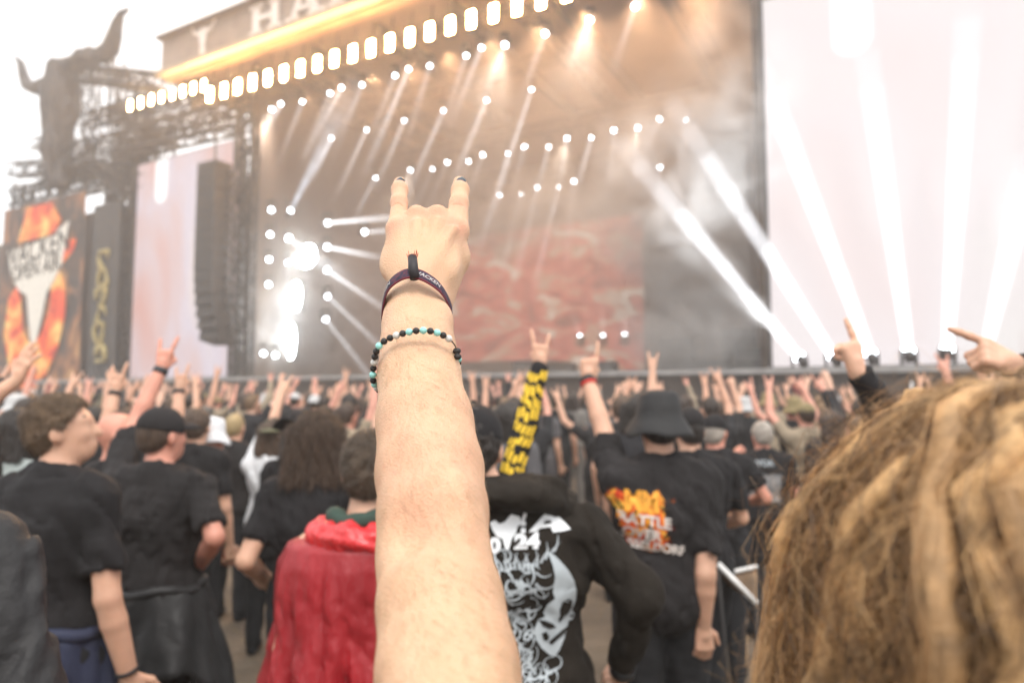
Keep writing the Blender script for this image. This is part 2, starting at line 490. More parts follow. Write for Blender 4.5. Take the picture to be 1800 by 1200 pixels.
def hair_field(B, h, kind='short', seed=3):
    q = B['q']; hp = B['hp']; M = B['M']
    g = {'short': .011, 'crop': .006, 'long': .016, 'wavy': .02}[kind]
    prs = [ell(hp(0, -.010, 1.692), (np.array([.076, .096, .092]) + g) * q, M)]
    if kind in ('short', 'crop'): prs.append(ell(hp(0, -.055, 1.64), np.array([.062, .045, .06]) * q, M))
    if kind in ('long', 'wavy'):
        for i in range(-4, 5):
            x = i * .021
            prs.append(cone(hp(x, -.055 - .02 * math.cos(i * .3), 1.70), hp(x * 1.35, -.095, 1.47 + .02 * (i % 3) - (.03 if kind == 'wavy' else 0)), .034 * q, .02 * q))
        for s in (-1, 1): prs += [cone(hp(s * .075, -.01, 1.70), hp(s * .092, .0, 1.52), .03 * q, .022 * q)]
    f = Field(*[x + d for x, d in zip(union_bounds(prs), (-.03, .03))], h).all(prs, .03)
    amp = {'short': .0035, 'crop': .002, 'long': .005, 'wavy': .012}[kind] * q
    f.ruffle(lambda X, Y, Z: amp * (wav(X, Y, Z * (.35 if kind == 'long' else 1), 75, seed) + .7 * wav(X, Y, Z, 150, seed + 1)))
    # the face and the ears stay free
    n = M @ np.array([0, .80, -.60]); c = hp(0, .048, 1.715)
    f.clip(n, float(np.dot(n, c)))
    if kind in ('short', 'crop'):
        for s in (-1, 1): f.put(ell(hp(s * .095, .012, 1.635), np.array([.035, .042, .042]) * q, M), .006, cut=True)
        n = M @ np.array([0, .25, -1.0]); c = hp(0, -.07, 1.592); f.clip(n, float(np.dot(n, c)))
    return f
def strands(o, V, Q, m, n, ln, B, seed=1, w=.0007, lift=.35):
    """Short loose hairs lying along a hair mesh, combed away from the crown."""
    r = np.random.default_rng(seed)
    A, Bq, C = V[Q[:, 0]], V[Q[:, 1]], V[Q[:, 2]]
    N_ = np.cross(Bq - A, C - A); N_ /= np.linalg.norm(N_, axis=1)[:, None] + 1e-9
    i = r.integers(0, len(Q), n); p = (A[i] + Bq[i] + C[i]) / 3; nn = N_[i]
    crown = np.array(B['hp'](0.01, -.05, 1.785))
    d = p - crown; d[:, 2] -= .05; d += r.normal(size=d.shape) * .045
    d -= nn * (d * nn).sum(1)[:, None]; d /= np.linalg.norm(d, axis=1)[:, None] + 1e-9
    L_ = ln * r.uniform(.5, 1.3, n)[:, None]
    e = np.cross(d, nn) * w
    p1 = p + d * L_ * .5 + nn * L_ * lift * .5; p2 = p + d * L_ + nn * L_ * lift * .45
    VV = np.stack([p - e, p + e, p1 + e * .8, p1 - e * .8, p2], 1).reshape(-1, 3); b = np.arange(n)[:, None] * 5
    ob = obj_np('loose_hair', VV, [np.asarray(b + [0, 1, 2, 3]), np.asarray(b + [3, 2, 4])], m, o); ob['kind'] = 'stuff'
def hat_mesh(B, kind, h):
    q = B['q']; hp = B['hp']; M = B['M']
    if kind == 'cap' or kind == 'cap_back':
        prs = [ell(hp(0, -.008, 1.70), np.array([.089, .108, .097]) * q, M)]
        f = Field(*[x + d for x, d in zip(union_bounds(prs), (-.16, .16))], h).all(prs, 0)
        n = M @ np.array([0, -.18, -1.0]); c = hp(0, 0, 1.682); f.clip(n, float(np.dot(n, c)))
        f.put(ell(hp(0, 0.0, 1.802), np.array([.009, .009, .005]) * q), .004)
        fw = 1 if kind == 'cap' else -1
        v, qd = f.mesh()
        g = Field(hp(0, 0, 1.68) - .25, hp(0, 0, 1.68) + .25, h)
        g.put(ell(hp(0, fw * .105, 1.69), np.array([.082, .085, .030]) * q, M), 0).put(ell(hp(0, fw * .105, 1.676), np.array([.084, .09, .030]) * q, M), 0, cut=True)
        return merge([(v, qd), g.mesh()])
    if kind == 'beanie':
        return solid([ell(hp(0, -.012, 1.70), np.array([.088, .108, .112]) * q, M)], 0, h).clip(M @ np.array([0, -.1, -1.0]), float(np.dot(M @ np.array([0, -.1, -1.0]), hp(0, 0, 1.675)))).mesh()
    # bucket and brimmed hats: crown and brim as one surface of revolution, squashed and wavy
    prof = {'bucket': [(0, .118), (.03, .121), (.07, .112), (.082, .095), (.092, .04), (.097, .012), (.112, -.01), (.134, -.045), (.142, -.062), (.138, -.064), (.108, -.018), (.092, .0), (.086, .03)],
            'brim': [(0, .115), (.05, .118), (.08, .10), (.088, .05), (.096, .01), (.12, .004), (.165, .022), (.185, .04), (.183, .034), (.12, -.004), (.09, -.002), (.085, .03)]}[kind]
    n = 40; V = []; 
    for r, z in prof:
        for i in range(n):
            a = 2 * math.pi * i / n
            wob = (.006 * math.sin(3 * a + 1) + .006 * math.sin(5 * a)) * (r / .14) ** 3
            V.append(hp(r * math.cos(a) * 1.0, r * math.sin(a) * 1.14 - .008, 1.69 + z + wob + (.02 * math.sin(a) ** 2 if kind == 'brim' and r > .11 else 0)))
    m = len(prof)
    Q = [(i * n + j, i * n + (j + 1) % n, (i + 1) * n + (j + 1) % n, (i + 1) * n + j) for i in range(m - 1) for j in range(n)]
    return np.array(V), np.array(Q)[:, ::-1]
def trouser_mesh(B, h, g=.016, seed=2):
    q = B['q']
    prs = [grow(B['torso'][0], .008)] + [grow(x, g * q) for x in B['legs']]
    f = Field(*[x + d for x, d in zip(union_bounds(prs), (-.02, .02))], h).all(prs, .03)
    f.ruffle(lambda X, Y, Z: .007 * wav(X, Y, Z, 26, seed))
    return f.clip((0, 0, 1), 1.05 * q).clip((0, 0, -1), -.06 * q).mesh()
def local(o_loc, rz, w):
    """World point to a figure's own coordinates."""
    v = Matrix.Rotation(-rz, 3, 'Z') @ (Vector(w) - Vector(o_loc)); return np.array(v)
def spot(px, Y, py_top):
    """Ground position and standing height of a figure whose crown shows at (px, py_top)."""
    p = at(px, py_top, Y); return Vector((p.x, Y, 0)), p.z

# ------------------------------------------------------------------ ground
def build_ground():
    m = mat('trampled_soil', (.15, .115, .082), .95, .45, 1.7, .9, 9, detail=8, bdist=.06)
    n = 60
    xs = np.sign(np.linspace(-1, 1, n)) * np.abs(np.linspace(-1, 1, n)) ** 3 * 900
    X, Y = np.meshgrid(xs, xs + 20, indexing='ij')
    V = np.stack([X, Y, 0 * X], -1).reshape(-1, 3)
    I = np.arange(n * n).reshape(n, n)
    Q = np.stack([I[:-1, :-1], I[1:, :-1], I[1:, 1:], I[:-1, 1:]], -1).reshape(-1, 4)
    g = obj_np('ground', V, Q, m, smooth=False); g['kind'] = 'structure'
    # trodden straw and litter scraps
    mb = MB(); r = random.Random(3)
    for i in range(2600):
        y = 1.6 + r.random() ** 1.3 * 7; x = r.uniform(-.8, .8) * y; a = r.uniform(0, 3.14); l = r.uniform(.02, .07); w = r.uniform(.002, .006)
        d = Vector((math.cos(a), math.sin(a), r.uniform(-.1, .3))); e = Vector((-d.y, d.x, 0)) * w
        c = Vector((x, y, .006))
        mb.add([c - d * l / 2 - e, c - d * l / 2 + e, c + d * l / 2 + e + Vector((0, 0, .004)), c + d * l / 2 - e + Vector((0, 0, .004))], [(0, 1, 2, 3)])
    o = mb.build('straw', mat('dry_straw', (.24, .18, .10), .9, .4, 20))
    tag(o, 'trodden straw and scraps scattered on the bare soil', 'straw', kind='stuff')
build_ground()

# ------------------------------------------------------------------ stage
DECK, ROOF = 2.5, 18.2
M_drape = mat('stage_drape', (.095, .062, .043), .9, .3, .8, .5, 2, stretch=(3, 3, .3), bdist=.1)
M_deck = mat('stage_deck', (.06, .05, .045), .7, .3, 2)
M_skirt = mat('stage_skirt', (.055, .046, .041), .85, .25, 1.5, .4, 3, bdist=.05)
M_fascia = mat('weathered_fascia_board', (.25, .205, .18), .8, .25, 1.2, .3, 5)
M_cream = mat('cream_paint', (.36, .30, .22), .6, .1, 3)
M_letter = mat('offwhite_lettering', (.75, .70, .66), .7, .12, 5)
def slab(c):
    """Slab-serif capital as rectangles and quads in a unit-high box."""
    if c == 'H':
        return [[(.08, 0), (.28, 0), (.28, 1), (.08, 1)], [(.62, 0), (.82, 0), (.82, 1), (.62, 1)], [(.28, .42), (.62, .42), (.62, .58), (.28, .58)]] + \
               [[(x, z), (x + .38, z), (x + .38, z + .12), (x, z + .12)] for x in (-.01, .53) for z in (-.002, .882)]
    if c == 'A':
        return [[(.04, 0), (.2, 0), (.46, 1.0), (.36, 1.0)], [(.36, 1.002), (.54, 1.002), (.88, 0), (.64, 0)], [(.22, .26), (.7, .26), (.66, .4), (.26, .4)],
                [(-.06, -.002), (.28, -.002), (.28, .12), (-.06, .12)], [(.54, -.002), (.98, -.002), (.98, .12), (.54, .12)]]
    return [[(.08, 0), (.28, 0), (.28, 1), (.08, 1)], [(.28, .84), (.6, .84), (.74, .7), (.78, .84), (.62, 1), (.28, 1)], [(.74, .7), (.6, .5), (.28, .5), (.28, .38), (.64, .38), (.82, .56), (.78, .84)],
            [(.42, .4), (.6, .4), (.9, 0), (.68, 0)], [(-.01, -.002), (.38, -.002), (.38, .12), (-.01, .12)]]
def bull_emblem(mb, o, X, Z, s, d):
    """Long bull skull with horns as a flat cut-out, height about s."""
    half = [(0, -.52), (.07, -.5), (.10, -.36), (.09, -.15), (.16, .08), (.2, .2), (.17, .3), (.1, .36), (0, .38)]
    skull = half + [(-x, z) for x, z in reversed(half[1:-1])]
    extrude_poly(mb, [(x * s, z * s) for x, z in skull], o, X, Z, d)
    for sg in (-1, 1):
        h = [(.15, .24), (.3, .2), (.42, .26), (.5, .42), (.5, .58), (.45, .42), (.37, .33), (.29, .3), (.15, .34)]
        h = [(sg * x * s, z * s) for x, z in h]
        extrude_poly(mb, h if sg > 0 else h[::-1], o, X, Z, d * .9)
def build_stage():
    stg = empty('stage', S(12, 0, 0))
    tag(stg, 'huge open festival stage with dark interior and a lettered fascia', 'stage')
    def part(name, mb, m, par=stg):
        o = mb.build(name, m); o.parent = par
        o.matrix_parent_inverse = Matrix.Translation(-S(12, 0, 0)) if par is stg else Matrix.Identity(4)
        return o
    part('deck', MB().box(S(12, 6, DECK - .1), (56, 15, .2), SAX), M_deck)
    for i in range(14):                                     # skirt panels under the deck edge
        part('skirt_panel', MB().box(S(-14 + i * 4 , -1.45, 1.2), (3.94, .06, 2.38), SAX), M_skirt)
    part('deck_edge', MB().box(S(12, -1.56, DECK - .06), (56, .12, .16), SAX), M_steel)
    part('back_wall', MB().box(S(12, 13.3, 10), (26, .2, 19), SAX), M_drape)
    for t in (-.4, 24.0): part('side_wall', MB().box(S(t, 6.9, 10), (.3, 13, 19), SAX), M_drape)
    part('roof', MB().box(S(9.2, 6.3, ROOF + .4), (30, 14.5, .5), SAX), mat('roof_lining', (.34, .23, .15), .8, .2, .6))
    f = part('fascia', MB().box(S(11, -1.15, 19.5), (33.2, .3, 1.75), SAX), M_fascia)
    for i in range(16):
        mb = MB(); mb.box(S(-4.5 + i * 2.06, -1.32, 19.5), (1.98, .03, 1.70), SAX)
        o = mb.build('fascia_panel', M_fascia, f); o.matrix_parent_inverse = f.matrix_parent_inverse.copy() if False else Matrix.Translation(-S(12, 0, 0))
    part('fascia_cap', MB().box(S(11, -1.25, 20.46), (33.6, .7, .14), SAX), mat('fascia_cap_metal', (.12, .10, .09), .6))
    part('fascia_trim', MB().box(S(11, -1.35, 18.5), (33.4, .5, .24), SAX), M_cream)
    x = st(s_at(440, 45, -1.34))[0]
    for i, c in enumerate('HAR'):
        mb = MB()
        for pl in slab(c): extrude_poly(mb, [(a * 2.35, b * 1.46) for a, b in pl], S(x + i * 2.55, -1.34, 18.77), SD, Vector((0, 0, 1)), .05)
        part('letter', mb, M_letter)
    mb = MB(); bull_emblem(mb, S(-2.2, -1.34, 19.5), SD, Vector((0, 0, 1)), 1.75, .05)
    part('bull_skull_emblem', mb, M_letter)
    for t in range(0, 25, 4):                                # roof beams seen from below
        part('roof_beam', MB().box(S(t, 6.5, ROOF - .25), (.3, 13, .6), SAX), M_dark)
    # bright risers at the foot of the set
    part('riser', MB().box(S(8.5, 8.5, DECK + .45), (9, 3, .9), SAX), M_deck)
build_stage()

def truss(name, a, b, w, r=.035, bays=None, m=M_dark, parent=None):
    """Square lattice girder from a to b."""
    a, b = Vector(a), Vector(b); L = (b - a).length; d = (b - a) / L
    x = d.cross(Vector((0, 0, 1))); x = Vector((1, 0, 0)) if x.length < .1 else x.normalized(); y = d.cross(x)
    n = bays or max(2, int(L / w / 1.0)); mb = MB()
    cs = [x * (i * w / 2) + y * (j * w / 2) for i, j in ((-1, -1), (1, -1), (1, 1), (-1, 1))]
    for c in cs: mb.tube(a + c, b + c, r, n=5)
    for k in range(n):
        p0, p1 = a + d * (L * k / n), a + d * (L * (k + 1) / n)
        for i in range(4):
            c0, c1 = cs[i], cs[(i + 1) % 4]
            mb.tube(p0 + c0, p1 + c1, r * .62, n=4, cap=False) if k % 2 == 0 else mb.tube(p0 + c1, p1 + c0, r * .62, n=4, cap=False)
            mb.tube(p1 + c0, p1 + c1, r * .5, n=4, cap=False)
    return mb.build(name, m, parent)
def T(name, a, b, w, label, r=.035, group='scaffold trusses around the stage', bays=None):
    return tag(truss(name, a, b, w, r, bays), label, 'truss', group)
# truss towers and girders beside the opening
T('truss_tower', S(.4, -.6, DECK), S(.4, -.6, 15.2), .8, 'tall lattice truss tower between the line array and the dark stage opening', .10)
T('truss_tower', S(-10.9, .8, 0), S(-10.9, .8, 16.4), .8, 'lattice tower behind the gap between dark gold lettered banner and pink screen', .11)
T('truss_tower', S(-12.4, .5, 0), S(-12.4, .5, 15.0), .6, 'lattice tower between the flame banner and the gold lettered banner', .11)
T('truss_tower', S(-22.8, .5, 0), S(-22.8, .5, 15.6), .8, 'lattice tower at the far edge of the flame banner', .075)
T('truss_tower', S(-19.4, 1.6, 12), S(-19.4, 1.6, 20.0), .8, 'short lattice mast left of the bull skull sculpture', .045)
T('truss_girder', S(-23, .2, 14.6), S(-9, .2, 14.4), 1.0, 'long lattice girder above the flame banner', .085)
T('truss_girder', S(-23, 1.6, 16.2), S(-9, 1.6, 15.7), .8, 'upper lattice girder passing behind the bull skull muzzle', .075)
T('truss_girder', S(-14, -1.2, 20.6), S(-5.6, -.9, 18.2), .8, 'sloping lattice girder from the bull skull head to the fascia', .08)
T('truss_girder', S(-13.6, .6, 18.4), S(-3.0, .6, 17.7), .8, 'lattice girder just behind the row of small warm lamps', .075)
T('truss_girder', S(-10.5, -.8, 15.6), S(-.2, -.8, 15.2), 1.1, 'dense header girder over the tall pink screen', .085)
T('truss_girder', S(-10.5, .4, 16.6), S(-.2, .4, 16.2), .9, 'header girder set back over the tall pink screen', .075)
T('truss_girder', S(-13, -.4, 15.3), S(-9.4, -.4, 13.1), .7, 'short diagonal brace girder over the gold lettered banner', .075)
T('truss_girder', S(-17, -.9, 14.9), S(-13, -.9, 15.8), .9, 'short platform girder beneath the bull skull sculpture', .085)
for (a, b, u, w, lab) in (((150, 120), (300, 175), .4, .8, 'girder running from the skull head down behind the small lamps'), ((150, 215), (262, 180), .6, .7, 'thin girder rising to the first small lamp'), ((140, 262), (300, 238), .9, .8, 'level girder in the middle of the open scaffold'),
                          ((60, 255), (98, 252), .8, .7, 'stub girder left of the skull muzzle'), ((20, 300), (150, 290), -.4, .8, 'girder just above the flame banner top'), ((150, 300), (252, 318), -.2, .7, 'falling girder over the gold lettered banner'), ((205, 110), (215, 330), 1.2, .7, 'upright lattice right of the skull'), ((160, 110), (165, 330), 1.4, .7, 'upright lattice touching the skull'), ((255, 150), (258, 300), .9, .7, 'upright lattice below the small lamps')):
    T('truss_girder', s_at(a[0], a[1], u), s_at(b[0], b[1], u), w, lab, .06)
# thin scaffold poles and rods that cross the sky
def poles():
    rows = [('scaffold pole', -21.2, 15, 19.5), ('scaffold pole', -20.2, 15, 18.8), ('scaffold pole', -14.2, 14.5, 20.3), ('scaffold pole', -13.2, 14.5, 19.8),
            ('scaffold pole', -12.2, 14.5, 19.6), ('scaffold pole', -11.4, 14.5, 19.2), ('scaffold pole', -10.3, 14.5, 18.6), ('scaffold pole', -9.4, 14, 18.2), ('scaffold pole', -8.2, 14, 17.8)]
    ords = ['first', 'second', 'third', 'fourth', 'fifth', 'sixth', 'seventh', 'eighth', 'ninth']
    for i, (n, t, z0, z1) in enumerate(rows):
        mb = MB().tube(S(t, .9, z0), S(t + .05, .9, z1), .045, n=6)
        for z in np.arange(z0 + .8, z1, 1.4): mb.tube(S(t - .35, .95, z), S(t + .45, .95, z + .05), .03, n=5)
        tag(mb.build('scaffold_pole', M_dark), f'thin scaffold pole against the sky, {ords[i]} from the left', 'pole', 'scaffold poles')
poles()
# dark scrim cloths added behind the lattice towers to block bright sky gaps
for t0, t1, z1, lab in ((-18.6, -10.9, 13.4, 'added dark scrim cloth behind the gold lettered banner'), (-3.9, -1.75, 13.6, 'added dark scrim cloth behind the lattice tower at the stage opening'), (-29.5, -24.5, 12.5, 'added dark scrim cloth at the far edge of the flame banner')):
    n = 9; mb = MB()
    for i in range(n):
        a, b = t0 + (t1 - t0) * i / n, t0 + (t1 - t0) * (i + 1) / n; ua, ub = 1.9 + .08 * (i % 2), 1.9 + .08 * ((i + 1) % 2)
        mb.add([S(a, ua, .2), S(b, ub, .2), S(b, ub, z1), S(a, ua, z1), S(a, ua + .03, .2), S(b, ub + .03, .2), S(b, ub + .03, z1), S(a, ua + .03, z1)], [(0, 1, 2, 3), (7, 6, 5, 4), (3, 2, 6, 7)])
    tag(mb.build('added_scrim', M_drape), lab, 'cloth', 'scrim cloths added behind the scaffold')

# screens -----------------------------------------------------------
def screen_mat(key, w, h, kind, strength):
    m = bpy.data.materials.new(key); nt, N, L = nodes(m); b = N['Principled BSDF']
    b.inputs['Base Color'].default_value = (.02, .02, .02, 1); b.inputs['Roughness'].default_value = .5
    tc = N.new('ShaderNodeTexCoord'); mp = N.new('ShaderNodeMapping')
    L.new(tc.outputs['UV'], mp.inputs[0])
    nz = N.new('ShaderNodeTexNoise'); nz.inputs['Scale'].default_value = 1.0; nz.inputs['Detail'].default_value = 3; nz.inputs['Distortion'].default_value = .6
    L.new(mp.outputs[0], nz.inputs['Vector'])
    cr = N.new('ShaderNodeValToRGB'); e = cr.color_ramp.elements
    if kind == 'pink':
        mp.inputs['Scale'].default_value = (2.2, 1.3, 1); mp.inputs['Rotation'].default_value = (0, 0, -.5)
        stops = [(.32, (.90, .48, .42)), (.45, (.90, .66, .66)), (.57, (.90, .80, .90)), (.72, (1.0, .86, .84))]
    elif kind == 'white':
        mp.inputs['Scale'].default_value = (1.6, 1.0, 1); mp.inputs['Rotation'].default_value = (0, 0, -.5)
        stops = [(.25, (1.0, .82, .80)), (.45, (1.0, .91, .92)), (.6, (1, .96, .93)), (.8, (1, .92, .84))]
    else:
        mp.inputs['Scale'].default_value = (7, 6, 1); nz.inputs['Detail'].default_value = 6; nz.inputs['Distortion'].default_value = 1.6
        stops = [(.30, (.24, .05, .035)), (.42, (.60, .10, .075)), (.50, (.80, .17, .12)), (.57, (.60, .34, .22)), (.66, (.95, .80, .68))]
    for i, (p, c) in enumerate(stops):
        q = e[i] if i < 2 else e.new(p); q.position = p; q.color = (*c, 1)
    L.new(nz.outputs[0], cr.inputs[0]); col = cr.outputs[0]
    if kind in ('pink', 'white'):                            # the white drop shown near the head of both screens
        sp = N.new('ShaderNodeSeparateXYZ'); L.new(tc.outputs['UV'], sp.inputs[0])
        def ma(op, a, b2=None, c=None):
            n = N.new('ShaderNodeMath'); n.operation = op
            for i, v in enumerate((a, b2, c)):
                if v is None: continue
                if isinstance(v, (int, float)): n.inputs[i].default_value = v
                else: L.new(v, n.inputs[i])
            return n.outputs[0]
        dx = ma('MULTIPLY', ma('SUBTRACT', sp.outputs[0], .25), w)
        dz = ma('MINIMUM', ma('MULTIPLY', ma('SUBTRACT', sp.outputs[1], .84), h), 0.0)
        r = ma('SQRT', ma('ADD', ma('MULTIPLY', dx, dx), ma('MULTIPLY', dz, dz)))
        k = N.new('ShaderNodeMapRange'); k.inputs[1].default_value = .62; k.inputs[2].default_value = .42; L.new(r, k.inputs[0])
        mx = N.new('ShaderNodeMix'); mx.data_type = 'RGBA'; mx.inputs[7].default_value = (1.5, 1.5, 1.5, 1)
        L.new(k.outputs[0], mx.inputs[0]); L.new(col, mx.inputs[6]); col = mx.outputs[2]
    L.new(col, b.inputs['Emission Color']); b.inputs['Emission Strength'].default_value = strength
    return m
def screen(t0, t1, u, z0, z1, kind, strength, label):
    root = empty('led_screen', S((t0 + t1) / 2, u, z0)); tag(root, label, 'screen')
    inv = Matrix.Translation(-S((t0 + t1) / 2, u, z0))
    V = [S(t0, u, z0), S(t1, u, z0), S(t1, u, z1), S(t0, u, z1)]
    me = bpy.data.meshes.new('panel'); me.from_pydata(V, [], [(0, 1, 2, 3)])
    uv = me.uv_layers.new(); 
    for i, c in enumerate(((0, 0), (1, 0), (1, 1), (0, 1))): uv.data[i].uv = c
    me.materials.append(screen_mat('screen_' + kind, t1 - t0, z1 - z0, kind, strength))
    o = link(bpy.data.objects.new('panel', me), root); o.matrix_parent_inverse = inv
    mb = MB().box(S((t0 + t1) / 2, u + .2, (z0 + z1) / 2), (t1 - t0 + .1, .36, z1 - z0 + .1), SAX)
    for t in (t0 - .06, t1 + .06): mb.box(S(t, u + .1, (z0 + z1) / 2), (.1, .5, z1 - z0 + .2), SAX)
    o = mb.build('frame', M_dark, root); o.matrix_parent_inverse = inv
screen(-9.0, -.55, -.2, 2.6, 14.5, 'pink', .50, 'tall pale pink video screen behind the hanging line array')
screen(24.3, 34.5, -.2, 2.6, 14.5, 'white', .555, 'giant glaring white video screen beyond the dark stage opening')
_a, _b = st(s_at(690, 400, 11.5)), st(s_at(1130, 375, 11.5))
screen(_a[0], _b[0], 11.5, 3.0, _b[2], 'red', .6, 'red video backdrop with pale figures at the back of the stage')

# lamps -------------------------------------------------------------
ORD = ['first', 'second', 'third', 'fourth', 'fifth', 'sixth', 'seventh', 'eighth', 'ninth', 'tenth', 'eleventh', 'twelfth', 'thirteenth', 'fourteenth', 'fifteenth', 'sixteenth', 'seventeenth', 'eighteenth', 'nineteenth', 'twentieth', 'twenty-first', 'twenty-second']
M_blind = emit('blinder_glow', (1.0, .53, .20), 270)
M_blind2 = emit('small_blinder_glow', (1.0, .62, .30), 60)
def blinder(p, w, h, label, group, m=None):
    root = empty('blinder_lamp', p); tag(root, label, 'lamp', group)
    ax = (SD, SU, Vector((0, 0, 1)))
    MB().box((0, .0, 0), (w + .1, .2, h + .1), ax).build('housing', M_dark, root)
    mb = MB()
    for i in (-1, 1):
        for j in (-1, 0, 1): mb.box(SD * (i * w / 4) + Vector((0, 0, j * h / 3)) - SU * .115, (w / 2 - .02, .03, h / 3 - .02), ax)
    mb.build('lamp_face', m or M_blind, root)
    MB().tube((0, 0, h / 2), SU * .1 + Vector((0, 0, h / 2 + .9)), .03).build('bracket', M_dark, root)
xs = [372, 397, 421, 447, 474, 502, 531, 561, 591, 623, 655, 688, 723, 758, 794, 831, 870, 911, 953, 998, 1045]
for i, px in enumerate(xs):
    q = s_at(px, 160 - (px - 400) * .2857, -.5)
    blinder(q, .30, .68, f'warm blinder lamp, {ORD[i]} from the left in the long row under the fascia', 'blinder lamps along the stage roof')
for i in range(8):
    px = 232 + i * 18.5; q = s_at(px, 187 - (px - 232) * .27, -.5)
    blinder(q, .24, .56, f'warm blinder lamp, {ORD[i]} from the left in the short side row', 'blinder lamps on the side girder', M_blind2)

M_lens = emit('lens_white', (.86, .93, 1.0), 14, False)
M_lens_dim = emit('lens_dim', (1.0, .93, .86), 2.2, False)
def glow_beam_mat(key, col, e, dens=0.0):  # volume glows by itself in place of smoke lit by the lamp
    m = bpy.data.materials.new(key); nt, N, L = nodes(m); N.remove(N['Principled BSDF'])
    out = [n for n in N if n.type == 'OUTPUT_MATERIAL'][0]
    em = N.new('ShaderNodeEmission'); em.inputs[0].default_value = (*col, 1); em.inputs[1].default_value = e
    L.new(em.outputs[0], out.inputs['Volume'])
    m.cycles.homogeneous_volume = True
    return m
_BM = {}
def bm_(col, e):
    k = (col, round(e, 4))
    if k not in _BM: _BM[k] = glow_beam_mat('beam_%d' % len(_BM), col, e)
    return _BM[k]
def head_lamp(p, lens_r, label, group, target=None, beam=None, col=(.93, .95, 1.0), dim=False, down=True):
    """Moving-head lamp: yoke, head, lens and, where wanted, a self-glowing cone standing for its beam in the smoke. beam = (length, r0, r1, emission)."""
    root = empty('moving_head_lamp', p); tag(root, label, 'lamp', group)
    d = (Vector(target) - Vector(p)).normalized() if target is not None else (Vector((0, 0, CAMZ)) - Vector(p)).normalized()
    f = (Vector((0, 0, CAMZ)) - Vector(p)).normalized()
    k = .16
    MB().tube(-d * k * 1.9, d * k * .2, k * .75, k * .95, 10).build('head', M_dark, root, True)
    up = 1 if down else -1
    mb = MB().box((0, 0, up * .42), (.36, .22, .12))
    for sx in (-1, 1): mb.box((sx * .2, 0, up * .18), (.05, .1, .46))
    mb.build('yoke', M_dark, root)
    # the bulging front lens shows as a bright disc from the crowd
    V = []; n = 14
    x = f.orthogonal().normalized(); y = f.cross(x)
    for rr, zz in ((1, 0), (.75, .35), (.4, .55)):
        V += [d * (k * .2) + (x * math.cos(2 * math.pi * i / n) + y * math.sin(2 * math.pi * i / n)) * lens_r * rr + f * (lens_r * zz * .6 + .05) for i in range(n)]
    mb = MB().add(V, [(i, (i + 1) % n, n + (i + 1) % n, n + i) for i in range(n)] + [(n + i, n + (i + 1) % n, 2 * n + (i + 1) % n, 2 * n + i) for i in range(n)] + [tuple(range(2 * n, 3 * n))])
    mb.build('lens', M_lens_dim if dim else M_lens, root, True)
    if beam:
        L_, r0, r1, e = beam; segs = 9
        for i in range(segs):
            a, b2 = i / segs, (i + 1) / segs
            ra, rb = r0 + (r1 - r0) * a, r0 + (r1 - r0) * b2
            MB().tube(d * (.1 + L_ * a), d * (.1 + L_ * b2 - .002), ra, rb, 12).build('beam', bm_(col, e * r0 / (ra + rb) * 2 * (1 - (a + b2) / 2) ** 1.3 * .85), root, True)  # glowing segments, fading outward, imitate light scattered along the beam
rows = [
 ('upper roof row', 1.0, [(386,212),(432,203),(478,191),(494,182),(532,178),(581,163),(601,153),(637,148),(695,132),(719,120),(756,115),(820,97),(847,83),(888,78),(959,58),(1037,34),(1117,10)]),
 ('second roof row', 5.0, [(469,270),(525,256),(551,235),(583,242),(645,227),(711,211),(780,193),(856,175),(935,156)]),
 ('third roof row', 9.0, [(570,340),(587,332),(603,322),(641,321),(661,311),(722,298),(761,296),(787,284),(824,283),(849,271),(893,269),(922,257),(965,257),(997,242),(1040,241),(1079,228),(1121,224),(1160,208),(1206,210)]),
 ('lowest roof row', 10.0, [(879,342),(916,340),(945,328),(982,328),(1009,317),(1160,293)]),
 ('dotted wing column', .6, [(477,369),(475,412),(473,456),(472,500),(463,621),(484,624)]),
]
BEAMS = {(601,153):(563,225,.05),(719,120):(668,240,.05),(847,83):(811,172,.035),(494,182):(480,206,.04),(469,270):(455,305,.03),(525,256):(505,300,.03),(583,242):(560,290,.06),
 (645,227):(612,300,.05),(711,211):(678,290,.045),(780,193):(736,296,.05),(856,175):(812,282,.055),(935,156):(876,335,.055),(587,332):(565,370,.05),(641,321):(608,382,.09),(661,311):(630,370,.05),
 (965,257):(945,330,.04),(1040,241):(1020,310,.05),(997,242):(985,320,.03),(1079,228):(1074,300,.025),(1121,224):(1118,300,.025),(1206,210):(1196,300,.025),(922,257):(905,320,.025),(849,271):(828,330,.03),
 (916,340):(895,430,.05),(982,328):(955,440,.05),(945,328):(918,440,.04),(1009,317):(998,420,.03),(879,342):(868,420,.02),(1160,293):(1158,360,.02),(893,269):(870,345,.03),(824,283):(808,330,.02),(551,235):(540,262,.03)}
BRIGHT = {(478,191),(661,311),(603,322),(722,298),(787,284),(849,271),(922,257),(997,242),(1079,228),(1121,224),(1160,208),(879,342),(945,328),(1009,317),(1160,293),(477,369),(475,412),(473,456),(472,500),(463,621),(484,624),(432,203),(386,212),(888,78),(959,58),(1037,34),(1117,10)}
def py_ok(q): return q[1] < 345 and q[0] > 440
